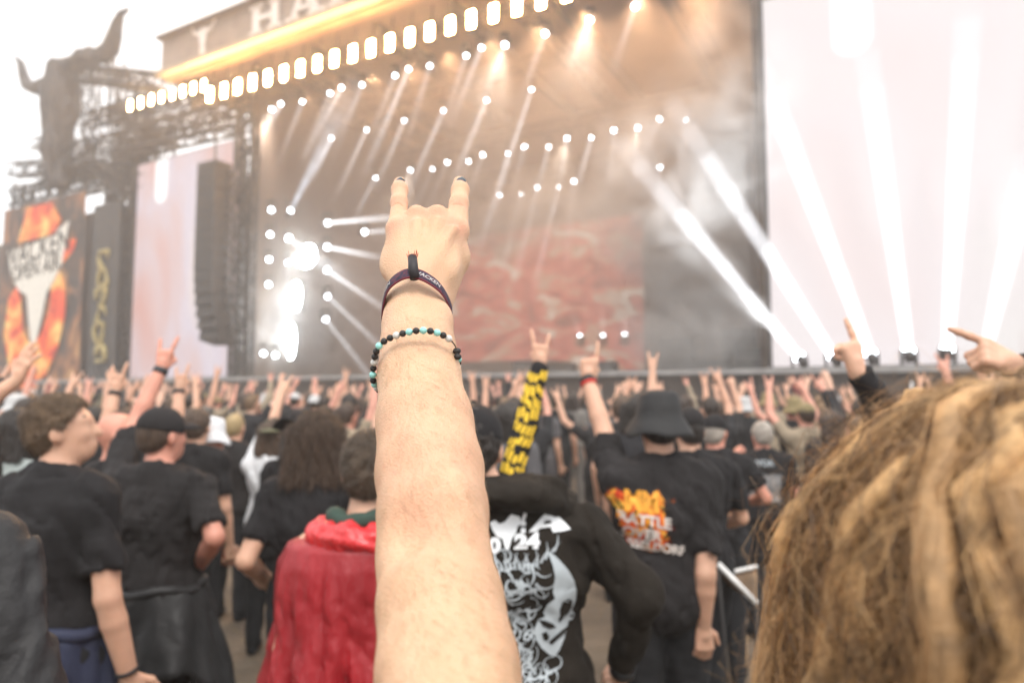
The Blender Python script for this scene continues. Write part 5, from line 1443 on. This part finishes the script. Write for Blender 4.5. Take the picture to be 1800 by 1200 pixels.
    sel = [i for i in rr.sample(range(Nn), min(Nn, 60000)) if 1.60 < V[i][2] < 1.88][:5200]
    me = o.data
    for i in sel:
        vn = Vector(me.vertices[i].normal); p = Vector(V[i]); 
        g = Vector((rr.uniform(.1, .8), rr.uniform(-.2, .2), -.75 + rr.uniform(-.3, .3)))
        tdir = (g - vn * g.dot(vn)).normalized(); l = rr.uniform(.006, .013)
        e = tdir.cross(vn).normalized() * .00009
        a, b3, c3 = p - vn * .0003, p + tdir * l * .5 + vn * .0014, p + tdir * l + vn * .0012
        bmh.add([a - e, a + e, b3 + e, b3 - e, c3], [(0, 1, 2, 3), (3, 2, 4)])
    hair = bmh.build('arm_hair', mat('pale_arm_hair', (.34, .22, .12), .5), o); hair['kind'] = 'stuff'

    # woven festival wristband with its cinched end --------------------
    def ring(pts, n):
        pts = [np.array(p) for p in pts]; m_ = len(pts); out = []
        for i in range(n):
            t = i / n * m_; j = int(t); u = t - j
            p0, p1, p2, p3 = (pts[(j + q) % m_] for q in (-1, 0, 1, 2))
            out.append(.5 * (2 * p1 + (p2 - p0) * u + (2 * p0 - 5 * p1 + 4 * p2 - p3) * u * u + (3 * p1 - p0 - 3 * p2 + p3) * u ** 3))
        return out
    loop = [k(674, 552, .765), k(683, 508, .737), k(704, 487, .728), k(728, 482, .727), k(753, 492, .728), k(775, 511, .735), k(790, 540, .757), k(788, 556, .795), k(760, 560, .825), k(715, 566, .828), k(682, 566, .805)]
    pts = ring(loop, 120); cen = np.mean(pts, 0)
    axis = unit(k(732, 480, .80) - k(733, 600, .735))
    Vb = []; Fb = []; mi = []
    for i, p in enumerate(pts):
        tg = unit(pts[(i + 1) % 120] - pts[i - 1]); out = unit(np.cross(tg, axis)); 
        if np.dot(out, p - cen) < 0: out = -out
        wd = unit(np.cross(out, tg)); wd = wd if np.dot(wd, axis) > 0 else -wd
        hw = .0082
        for s_, q in ((-1, .0), (-.72, .0011), (.72, .0011), (1, .0), (.72, -.0006), (-.72, -.0006)):
            Vb.append(p + wd * hw * s_ + out * (q + .0012))
    n = 120
    for i in range(n):
        for j in range(6):
            Fb.append((i * 6 + j, i * 6 + (j + 1) % 6, ((i + 1) % n) * 6 + (j + 1) % 6, ((i + 1) % n) * 6 + j)); mi.append(1 if j in (0, 2, 3, 5) else 0)
    M_bandw = ramp_noise('woven_band', (260, 260, 260), [(.35, (.018, .014, .026)), (.5, (.03, .022, .05)), (.62, (.11, .02, .03)), (.75, (.06, .05, .11))], .8, .3, 3, 'Object')
    M_edge = mat('maroon_band_edge', (.16, .018, .03), .8, .3, 200)
    wb = obj_np('festival_wristband', Vb, np.array(Fb), [M_bandw, M_edge], o, mi)
    M_txt = mat('band_white_thread', (.5, .48, .47), .8)
    # lettering woven into the band, to the right of the knot
    Vt, Ft = text_mesh('WACKEN', .0072, bold=.0001)
    acc = np.cumsum([0] + [np.linalg.norm(pts[i + 1] - pts[i]) for i in range(60)])
    def on_band(s0, vx, vy, sgn=1):
        s = s0 + vx; i = int(np.clip(np.searchsorted(acc, s) - 1, 0, 58)); u = (s - acc[i]) / (acc[i + 1] - acc[i] + 1e-9)
        p = pts[i] + (pts[i + 1] - pts[i]) * u; tg = unit(pts[i + 1] - pts[i]); out = unit(np.cross(tg, axis)); out = out if np.dot(out, p - cen) > 0 else -out
        wd = unit(np.cross(out, tg)); wd = wd if np.dot(wd, axis) > 0 else -wd
        return p + wd * vy + out * .0029
    for s0 in (.090, .032):
        obj_np('band_lettering', [on_band(s0, v[0], v[1]) for v in Vt], np.array(Ft), M_txt, wb)
    c0, c1 = k(729, 490, .722), k(725, 452, .735)
    tail = [c0, c0 + (c1 - c0) * .5 + np.array([.0, -.003, 0]), c1]
    kn = MB().path([Vector(p) for p in tail], [.0052, .0054, .0050], 10)
    wb2 = kn.build('cinch_barrel', mat('black_strap', (.02, .015, .018), .6, .3, 60), wb, True)
    mb = MB()
    for i in range(16):
        a = rr.uniform(0, 6.28); d_ = Vector((math.cos(a) * .0025, math.sin(a) * .002, rr.uniform(.004, .011))); p = Vector(c1) + Vector((math.cos(a) * .004, math.sin(a) * .003, -.003))
        mb.tube(p, p + d_, .0006, .0003, 4)
    mb.build('frayed_thread', mat('frayed_red_thread', (.45, .05, .02), .8, .6, 300), wb)

    # bead bracelet -----------------------------------------------------
    br = empty('bead_bracelet', (0, 0, 0)); br.parent = o
    loop2 = [k(659, 676, .700), k(657, 642, .685), k(665, 610, .672), (k(690, 592, .668)), k(735, 581, .662), k(772, 586, .668), k(799, 606, .682), k(805, 640, .71), k(790, 680, .765), k(745, 700, .78), k(690, 700, .762)]
    ln = ring(loop2, 400); seg = [np.linalg.norm(ln[(i + 1) % 400] - ln[i]) for i in range(400)]; tot = sum(seg)
    acc2 = np.cumsum([0] + seg)
    def bp_(s): 
        i = int(np.clip(np.searchsorted(acc2, s) - 1, 0, 399)); return ln[i] + (ln[(i + 1) % 400] - ln[i]) * ((s - acc2[i]) / seg[i])
    M_bb = mat('black_lava_bead', (.018, .015, .014), .55, .4, 400, .5, 900, bdist=.0006)
    M_bt = mat('turquoise_bead', (.30, .66, .62), .3, .15, 300)
    M_bg = mat('pale_stone_bead', (.60, .60, .57), .45, .2, 300)
    seqs = [M_bt, M_bb, M_bt, M_bb, M_bg, M_bb, M_bb, M_bt, M_bb, M_bb, M_bg, M_bb, M_bt, M_bb, M_bt, M_bb, M_bt, M_bb, M_bg, M_bb, M_bg]
    base = {}
    def bead_mesh(mm):
        if mm.name not in base:
            bm = bmesh.new(); bmesh.ops.create_uvsphere(bm, u_segments=14, v_segments=9, radius=.0037 if mm is not M_bb else .0034)
            me_ = bpy.data.meshes.new('bead'); bm.to_mesh(me_); bm.free(); me_.materials.append(mm); me_.polygons.foreach_set('use_smooth', [True] * len(me_.polygons)); base[mm.name] = me_
        return base[mm.name]
    s = 0.001; i = 0; end = acc2[int(400 * 5.75 / 11)]
    while s < tot - .004:
        mm = seqs[i % len(seqs)]
        if not (end < s < end + .028):
            b_ = link(bpy.data.objects.new('bead', bead_mesh(mm)), br); b_.location = bp_(s)
        s += .0070; i += 1
    MB().path([Vector(ln[i]) for i in range(0, 400, 4)] + [Vector(ln[0])], .0006, 6).build('cord', M_edge if False else mat('black_cord', (.02, .018, .017), .7), br, True)
    kp = k(803, 622, .690)
    V3, Q3 = solid([ell(kp + np.array([0, 0, .003]), (.0042, .0042, .0035)), ell(kp + np.array([.001, -.002, -.003]), (.004, .004, .0032))], .001, .0008).mesh()
    obj_np('cord_knot', V3, Q3, M_bb, br)
    # clothes and hair of the arm's owner, who stands below and beside the lens
    V4, Q4 = top_field(B, .015, .85, hem=.88, folds=.010, seed=61, loose=1.1).mesh(); own('t_shirt', V4, Q4, M_char)
    V4, Q4 = trouser_mesh(B, .02, seed=5); own('trousers', V4, Q4, M_jeans)
    V4, Q4 = hair_field(B, .009, 'short', 6).mesh(); own('hair', V4, Q4, M_hair_brown)
    for pr in B['feet']:
        V4, Q4 = solid([pr], 0, .015).mesh(); own('shoe', V4, Q4, M_jeans)
    return o
hero()

# ------------------------------------------------------------------ blond dreadlocks at the right
def dreads():
    loc = Vector((.335, .405, 0)); H = 1.69
    o, B, f = person('person with a great mop of blond brown dreadlocks filling the lower right', loc, R(2), H, hair=None, top='long', sleeve=1.9, top_mat=M_char, seed=30, h=.012, group=NEAR)
    q = B['q']; c = np.array([0, -.005, 1.675 * q]); r = random.Random(12)
    cols = [(.30, .165, .070), (.53, .325, .145), (.20, .118, .06), (.055, .034, .022), (.43, .255, .115)]
    Ms = [mat('dread_hair_%d' % i, cc, .55, .6, 45, .5, 260, bdist=.003) for i, cc in enumerate(cols)]
    top = 1.783; ctr = Vector((0, .0, top - .135)); E3 = Vector((.135, .145, .135))
    # matted base, coloured dark to paint shade into the gaps between locks
    prs = [ell(ctr, (.105, .115, .112)), cone(ctr + Vector((-.02, -.03, -.05)), ctr + Vector((-.05, -.05, -.5)), .100, .115), cone(ctr + Vector((.05, -.02, -.05)), ctr + Vector((.08, -.03, -.5)), .095, .11)]
    fb = solid(prs, .05, .009, .03).ruffle(lambda X, Y, Z: .010 * wav(X, Y, Z * .35, 50, 7) + .006 * wav(X, Y, Z * .5, 130, 9))
    n_ = np.array([0, .9, -.43]); fb.clip(n_, float(n_ @ (np.array(ctr) + [0, .095, .02])))
    V, Q = fb.mesh(); obj_np('hair', V, Q, Ms[3], o)
    def flow(th, L, phi0, out, jit, n=22):
        """A lock that leaves the crown, follows the skull and hangs."""
        pts = []; st_ = L / n; phi = phi0; p = None; w = th; dz = 0.0; ph = r.uniform(0, 6.3); am = r.uniform(.2, 1) * jit
        off = Vector((r.gauss(0, 1), r.gauss(0, 1), r.gauss(0, .6))) * .002
        lim = r.uniform(1.35, 1.75)
        for i in range(n + 1):
            if phi < lim:
                d = Vector((math.cos(w) * math.sin(phi), math.sin(w) * math.sin(phi), math.cos(phi)))
                p = ctr + Vector((-.035, -.02, 0)) * (1 - phi / 1.8) + Vector((d.x * (E3.x + out), d.y * (E3.y + out), d.z * (E3.z + out)))
                phi += st_ / .135
            else:
                d = Vector((math.cos(w), math.sin(w), 0)); dz += st_
                p = ctr + Vector((d.x * (E3.x + out + (.30 if d.x < 0 else .14) * dz), d.y * (E3.y + out + .08 * dz), math.cos(lim) * E3.z - dz))
            w += r.gauss(0, .035) * jit + .03 * am * math.sin(i * .8 + ph)
            pts.append(p + off + Vector((math.sin(i * .9 + ph), math.cos(i * 1.1 + ph), math.sin(i * .7 + 2 * ph))) * .0035 * am)
        return pts
    for i in range(132):
        th = r.uniform(0, 6.283)
        L_ = r.uniform(.32, .56); ph0 = abs(r.gauss(0, .45))
        if math.sin(th) > .6: L_ = r.uniform(.1, .2)
        top_lock = i % 3 == 0
        pts = flow(th, L_, ph0, r.uniform(.006, .026) if top_lock else r.uniform(-.02, .0), r.uniform(1.2, 3.2))
        rad = r.uniform(.0085, .0125) if top_lock else r.uniform(.005, .009); m_ = len(pts)
        rs = [rad * (.85 + .3 * r.random()) * min(1, (j + 1) / 4, (m_ - j) / 5 + .1) for j in range(m_)]
        mb = MB().path(pts, [x * .78 for x in rs], 7)
        for k_ in range(46 if top_lock else 22):
            a0, tw, rr_ = r.uniform(0, 6.28), r.gauss(0, .25), r.uniform(.65, 1.2); w = r.uniform(.00025, .0006); j0 = r.randint(0, m_ // 2); j1 = min(m_ - 1, j0 + r.randint(5, 13)); n0 = len(mb.v)
            fly = r.uniform(0, 1.6) if r.random() < .25 else 0
            for j in range(j0, j1 + 1):
                d_ = (pts[min(j + 1, m_ - 1)] - pts[max(j - 1, 0)]).normalized(); x_ = d_.orthogonal().normalized(); y_ = d_.cross(x_); an = a0 + tw * j
                o_ = (x_ * math.cos(an) + y_ * math.sin(an)); c_ = pts[j] + o_ * rs[j] * (rr_ + fly * ((j - j0) / (j1 - j0 + 1)) ** 2) + Vector((r.gauss(0, .0005), r.gauss(0, .0005), r.gauss(0, .0005)))
                e_ = d_.cross(o_) * w
                mb.v += [tuple(c_ - e_), tuple(c_ + e_)]
            mb.f += [(n0 + 2 * j, n0 + 2 * j + 1, n0 + 2 * j + 3, n0 + 2 * j + 2) for j in range(j1 - j0)]
        mb.build('dreadlock', (Ms[1] if i % 2 else Ms[4]) if top_lock else Ms[(2, 2, 3, 0)[i % 4]], o, True)  # under locks coloured darker, painting shade between the golden top locks
    # loose hair wound over and between the locks, and flyaway fuzz
    for g in range(5):
        Vv = []; F = []
        for i in range(2300):
            th = r.uniform(0, 6.283); fly = r.random() < .22
            if math.sin(th) > .6 and not fly: continue
            L_ = r.uniform(.05, .22) if fly else r.uniform(.12, .42)
            pts = flow(th, L_, abs(r.gauss(0, .7)) if r.random() < .6 else r.uniform(0, 1.7), r.uniform(-.015, .032) if not fly else r.uniform(.0, .02), r.uniform(1.5, 5.0), 16)
            if fly:
                o0 = pts[0]; dv = (o0 - ctr).normalized(); cu = Vector((r.gauss(0, 1), r.gauss(0, 1), r.gauss(0, 1))).normalized()
                pts = [p + (dv * .75 + cu * .5) * (.05 * (j / 16) ** 1.5 * r.uniform(.6, 1.1)) for j, p in enumerate(pts)]
            w = r.uniform(.00012, .0003); n0 = len(Vv); e = Vector((r.gauss(0, 1), r.gauss(0, 1), r.gauss(0, .3))).normalized()
            for j in range(17):
                q_ = e * w * (1.25 - j / 17)
                Vv += [tuple(pts[j] - q_), tuple(pts[j] + q_)]
            F += [(n0 + 2 * j, n0 + 2 * j + 1, n0 + 2 * j + 3, n0 + 2 * j + 2) for j in range(16)]
        s_ = obj_np('loose_hair', Vv, np.array(F), Ms[g], o); s_['kind'] = 'stuff'
dreads()

# ------------------------------------------------------------------ the packed crowd
def crowd():
    tees = [(.017, .016, .017), (.024, .022, .022), (.10, .095, .10), (.03, .028, .027), (.019, .018, .021), (.06, .055, .055), (.16, .03, .03), (.18, .165, .15), (.016, .016, .018), (.45, .45, .46), (.02, .02, .02), (.045, .04, .05), (.05, .06, .035), (.013, .013, .015), (.30, .24, .17), (.03, .035, .07)]
    M_ct = mat('crowd_cotton', (0, 0, 0), .9, .25, 6, rnd=tees)
    M_cs = mat('crowd_skin', (0, 0, 0), .5, .1, 10, rnd=[(.60, .345, .235), (.64, .38, .27), (.55, .30, .20), (.62, .30, .22), (.66, .41, .29)])
    M_ch = mat('crowd_hair', (0, 0, 0), .6, .4, 20, .8, 40, rnd=[(.075, .045, .028), (.02, .015, .012), (.14, .085, .045), (.03, .02, .015), (.32, .23, .12), (.05, .03, .02), (.30, .28, .26)])
    M_ck = mat('crowd_hat', (0, 0, 0), .85, rnd=[(.02, .02, .02), (.1, .095, .06), (.025, .02, .02), (.5, .5, .5), (.25, .2, .1), (.02, .02, .03)])
    up = lambda s, x, z, y=.22: (np.array([s * x, y, z]), np.array([s * (x - .06), y + .1, z + .255]), np.array([0, -1, .1]))
    kinds = [
        ('showing one right horns hand', {'R': (*up(1, .24, 1.66), 'horns')}, 'short', None, 1.0, .62),
        ('showing one left horns hand', {'L': (*up(-1, .22, 1.68), 'horns')}, 'long', None, .95, .62),
        ('with both arms up in horns signs', {'R': (*up(1, .25, 1.64), 'horns'), 'L': (*up(-1, .25, 1.64), 'horns')}, 'short', 'cap', 1.05, .62),
        ('with both bare arms up', {'R': (*up(1, .2, 1.70, .1), 'open'), 'L': (*up(-1, .2, 1.66, .15), 'horns')}, 'long', None, .92, .5),
        ('watching with arms down', {}, 'short', None, 1.1, .62),
        ('watching with arms down', {}, 'long', None, .98, .62),
        ('with a cap, arms down', {}, 'crop', 'cap_back', 1.1, .62),
        ('raising a clenched fist', {'R': (*up(1, .22, 1.68), 'fist')}, 'crop', None, 1.08, .7),
        ('in long sleeves raising the horns sign', {'R': (*up(1, .22, 1.69), 'horns')}, 'long', None, 1.0, 1.85),
        ('reaching one straight arm up high', {'R': (np.array([.22, .08, 1.72]), np.array([.2, .16, 1.98]), np.array([0, -1, .1]), 'horns')}, 'short', None, 1.0, .6),
        ('with both arms half raised', {'R': (np.array([.36, .16, 1.34]), np.array([.34, .3, 1.57]), np.array([0, -1, .2]), 'open'), 'L': (np.array([-.36, .16, 1.36]), np.array([-.32, .3, 1.60]), np.array([0, -1, .2]), 'horns')}, 'long', None, 1.0, .62),
        ('with one arm flung out sideways', {'L': (np.array([-.40, .1, 1.58]), np.array([-.46, .18, 1.84]), np.array([0, -1, .1]), 'horns')}, 'short', 'bucket', 1.05, .62),
        ('in a brimmed hat raising one hand', {'L': (*up(-1, .24, 1.67), 'open')}, 'long', 'brim', 1.0, .62),
    ]
    protos = []
    for i, (desc, arms, hair, hat, build, sl) in enumerate(kinds):
        B = body_plan(1.75, arms, build, R(8 * math.sin(i * 2)), R(3))
        parts = [(skin_mesh(B, .021, .0075), 0), (top_field(B, .021, sl, hem=.88, folds=.008, seed=50 + i, loose=1.08).mesh(), 1), (trouser_mesh(B, .026, seed=i), 1), (hair_field(B, .014, hair, i).mesh(), 2)]
        if hat: parts.append((hat_mesh(B, hat, .013), 3))
        for pr in B['feet']: parts.append((solid([pr], 0, .02).mesh(), 1))
        V = []; Q = []; mi = []; n = 0
        for (v, q), k in parts:
            V.append(v); Q.append(q + n); n += len(v); mi += [k] * len(q)
        me = mesh_np('crowd_person', np.concatenate(V), np.concatenate(Q), [M_cs, M_ct, M_ch, M_ck], mi)
        protos.append((me, desc))
    r = random.Random(21)
    taken = [(o.location.x, o.location.y) for o in COL.objects if o.name.startswith('person') and o.location.y > 1.5]
    n = 0; y = 4.9
    spots = []
    while y < 31:
        step = .66 + .017 * y
        x = -.84 * y
        while x < .84 * y:
            xx, yy = x + r.uniform(-.2, .2), y + r.uniform(-.22, .22)
            x += step * r.uniform(.85, 1.3)
            front = (Vector((xx, yy, 0)) - SO).dot(SU)
            if front > -5.3: continue
            if any((xx - a) ** 2 + (yy - b) ** 2 < .38 ** 2 for a, b in taken): continue
            u = 900 + xx / yy * FPX
            if yy < 8.5 and 395 < u < 450: continue                  # the gap where bare ground shows
            if yy < 7.0 and 1280 < u < 1345: continue
            spots.append((xx, yy)); taken.append((xx, yy))
        y += .74 + .04 * y
    r.shuffle(spots)
    spots = sorted(spots, key=lambda p: p[1])
    keep = spots[:274]
    print('crowd', len(spots), 'kept', len(keep))
    REFS = [(36, 'at the left edge'), (120, 'beyond the profile man'), (285, 'beyond the black cap'), (365, 'near the white hat'), (482, 'near the white shirt'), (560, 'beyond the long brown hair'), (650, 'beyond the red poncho'), (760, 'behind the forearm'), (880, 'beyond the skull hoodie'), (945, 'near the yellow lettering'), (1035, 'near the pointing arm'), (1146, 'beyond the bucket hat'), (1250, 'near the sunburnt neck'), (1340, 'near the grey haired man'), (1440, 'beside the dreadlocks'), (1600, 'beyond the dreadlocks')]
    for xx, yy in keep:
        w = [4, 3, 3, 2, 3, 2, 2, 2, 3, 3, 3, 2, 1]
        if yy < 6: w = [2, 1, 1, 1, 5, 4, 4, 1, 1, 1, 1, 1, 1]
        i = r.choices(range(13), w)[0]; me, desc = protos[i]
        o = link(bpy.data.objects.new('person', me)); s = r.uniform(.93, 1.03)
        o.location = (xx, yy, 0); o.scale = (s * r.uniform(.95, 1.06),) * 2 + (s,)
        o.rotation_euler = (0, 0, R(-14 + r.uniform(-25, 25)))
        where = 'far off' if yy > 11 else 'midway' if yy > 7 else 'close by'
        u = 900 + xx / yy * FPX; side = min(REFS, key=lambda q_: abs(q_[0] - u))[1]
        tag(o, f'concertgoer {desc}, {where}, {side}', 'person', f'concertgoers {where} in the crowd')
crowd()

# white folded chair and scraps on the ground at the right
def clutter():
    M_w = mat('white_enamel', (.78, .77, .75), .35, .1, 20)
    M_cv = mat('brown_canvas', (.16, .105, .065), .9, .3, 12)
    c = at(1292, 1010, 3.6); root = empty('folding_chair', (c.x, c.y, 0)); tag(root, 'folded chair with white tubes and brown canvas standing right of the flame shirt', 'chair')
    z = c.z
    a, b = at(1262, 990, 3.5), at(1330, 1060, 3.45)
    inv = -Vector((c.x, c.y, 0))
    MB().tube(a + inv, b + inv, .014, n=8).build('tube', M_w, root, True)
    a2, b2 = at(1330, 995, 3.75), at(1262, 1010, 3.7)
    MB().tube(a2 + inv, b2 + inv, .011, n=8).build('tube', M_w, root, True)
    for p in (b, a2): MB().tube(p + inv, Vector((p.x, p.y + .05, 0)) + inv, .008, n=8).build('leg', M_dark, root, True)
    for p in (a, b2): MB().tube(p + inv, Vector((p.x + .06, p.y, 0)) + inv, .008, n=8).build('leg', M_dark, root, True)
    V = []
    for i in range(9):
        for j in range(9):
            u, v = i / 8, j / 8
            p = (a * (1 - u) + b * u) * (1 - v) + (b2 * (1 - u) + a2 * u) * v + inv; V.append((p.x, p.y, p.z - .05 * math.sin(math.pi * u) * math.sin(math.pi * v) - .02))
    Q = [(i * 9 + j, i * 9 + j + 1, (i + 1) * 9 + j + 1, (i + 1) * 9 + j) for i in range(8) for j in range(8)]
    s = obj_np('canvas_seat', V, np.array(Q), M_cv, root); s.modifiers.new('t', 'SOLIDIFY').thickness = .004
clutter()

# ------------------------------------------------------------------ air
def haze():
    m = bpy.data.materials.new('haze_air'); nt, N, L = nodes(m); N.remove(N['Principled BSDF'])
    out = [n for n in N if n.type == 'OUTPUT_MATERIAL'][0]
    pv = N.new('ShaderNodeVolumePrincipled'); pv.inputs['Density'].default_value = .0055; pv.inputs['Color'].default_value = (.97, .955, .94, 1); pv.inputs['Anisotropy'].default_value = .3
    L.new(pv.outputs[0], out.inputs['Volume']); m.cycles.homogeneous_volume = True
    o = MB().box((0, 26, 13), (110, 66, 28)).build('haze', m)
    tag(o, 'pale stage smoke and damp air over the field', 'haze', kind='stuff')
haze()

def smoke():
    m = bpy.data.materials.new('stage_smoke'); nt, N, L = nodes(m); N.remove(N['Principled BSDF'])
    out = [n for n in N if n.type == 'OUTPUT_MATERIAL'][0]
    pv = N.new('ShaderNodeVolumePrincipled'); pv.inputs['Density'].default_value = .055; pv.inputs['Color'].default_value = (.98, .90, .82, 1); pv.inputs['Anisotropy'].default_value = .2
    L.new(pv.outputs[0], out.inputs['Volume']); m.cycles.homogeneous_volume = True
    o = MB().box(S(11.8, 6.2, 10.2), (23.8, 13.6, 15.2), SAX).build('stage_smoke', m)
    tag(o, 'thin smoke filling the stage opening', 'smoke', kind='stuff')
smoke()

def plumes():
    """Rolling banks of denser smoke, uneven inside."""
    m = bpy.data.materials.new('smoke_plume'); nt, N, L = nodes(m); N.remove(N['Principled BSDF'])
    out = [n for n in N if n.type == 'OUTPUT_MATERIAL'][0]
    pv = N.new('ShaderNodeVolumePrincipled'); pv.inputs['Color'].default_value = (.98, .97, .96, 1)
    tc = N.new('ShaderNodeTexCoord'); nz = N.new('ShaderNodeTexNoise'); nz.inputs['Scale'].default_value = .55; nz.inputs['Detail'].default_value = 3; nz.inputs['Distortion'].default_value = .8
    L.new(tc.outputs['Object'], nz.inputs['Vector'])
    ln = N.new('ShaderNodeVectorMath'); ln.operation = 'LENGTH'; mp = N.new('ShaderNodeMapping'); mp.vector_type = 'POINT'
    L.new(tc.outputs['Generated'], mp.inputs[0]); mp.inputs['Location'].default_value = (-1, -1, -1); mp.inputs['Scale'].default_value = (2, 2, 2)
    L.new(mp.outputs[0], ln.inputs[0])
    fall = N.new('ShaderNodeMapRange'); fall.inputs[1].default_value = 1.0; fall.inputs[2].default_value = .25; L.new(ln.outputs['Value'], fall.inputs[0])
    cut = N.new('ShaderNodeMapRange'); cut.inputs[1].default_value = .38; cut.inputs[2].default_value = .68; L.new(nz.outputs[0], cut.inputs[0])
    mu = N.new('ShaderNodeMath'); mu.operation = 'MULTIPLY'; L.new(fall.outputs[0], mu.inputs[0]); L.new(cut.outputs[0], mu.inputs[1])
    sc = N.new('ShaderNodeMath'); sc.operation = 'MULTIPLY'; sc.inputs[1].default_value = .9; L.new(mu.outputs[0], sc.inputs[0]); L.new(sc.outputs[0], pv.inputs['Density'])
    L.new(pv.outputs[0], out.inputs['Volume'])
    for px, py, u, r, lab in ((1200, 400, 1.2, (5.2, 2.2, 6.2), 'large bank of pale smoke right of the red backdrop'), (1230, 590, -.2, (3.6, 1.6, 1.9), 'low smoke rolling along the stage edge beside the floor lamps'),
                              (455, 580, 1.2, (2.6, 1.6, 2.6), 'low smoke beside the strobes at the stage wing'), (900, 380, 6.5, (6.0, 2.2, 2.6), 'thin smoke drifting before the red backdrop'), (580, 540, 2.8, (4.2, 2.0, 4.0), 'pale smoke behind the raised wrist'), (1310, 200, .6, (3.2, 1.8, 5.0), 'warm lit smoke under the roof by the white screen')):
        p = s_at(px, py, u); n = 12; V = []; F = []
        for j in range(n + 1):
            for i in range(2 * n):
                a, b = math.pi * j / n, math.pi * i / n
                V.append(SD * (r[0] * math.sin(a) * math.cos(b)) + SU * (r[1] * math.sin(a) * math.sin(b)) + Vector((0, 0, r[2] * math.cos(a))))
        for j in range(n):
            for i in range(2 * n): F.append((j * 2 * n + i, (j + 1) * 2 * n + i, (j + 1) * 2 * n + (i + 1) % (2 * n), j * 2 * n + (i + 1) % (2 * n)))
        mb = MB().add(V, F); o = mb.build('smoke_plume', m); o.location = p
        tag(o, lab, 'smoke', 'smoke drifting over the stage', 'stuff')
plumes()
SC.cycles.volume_step_rate = 2.0
SC.cycles.volume_max_steps = 64
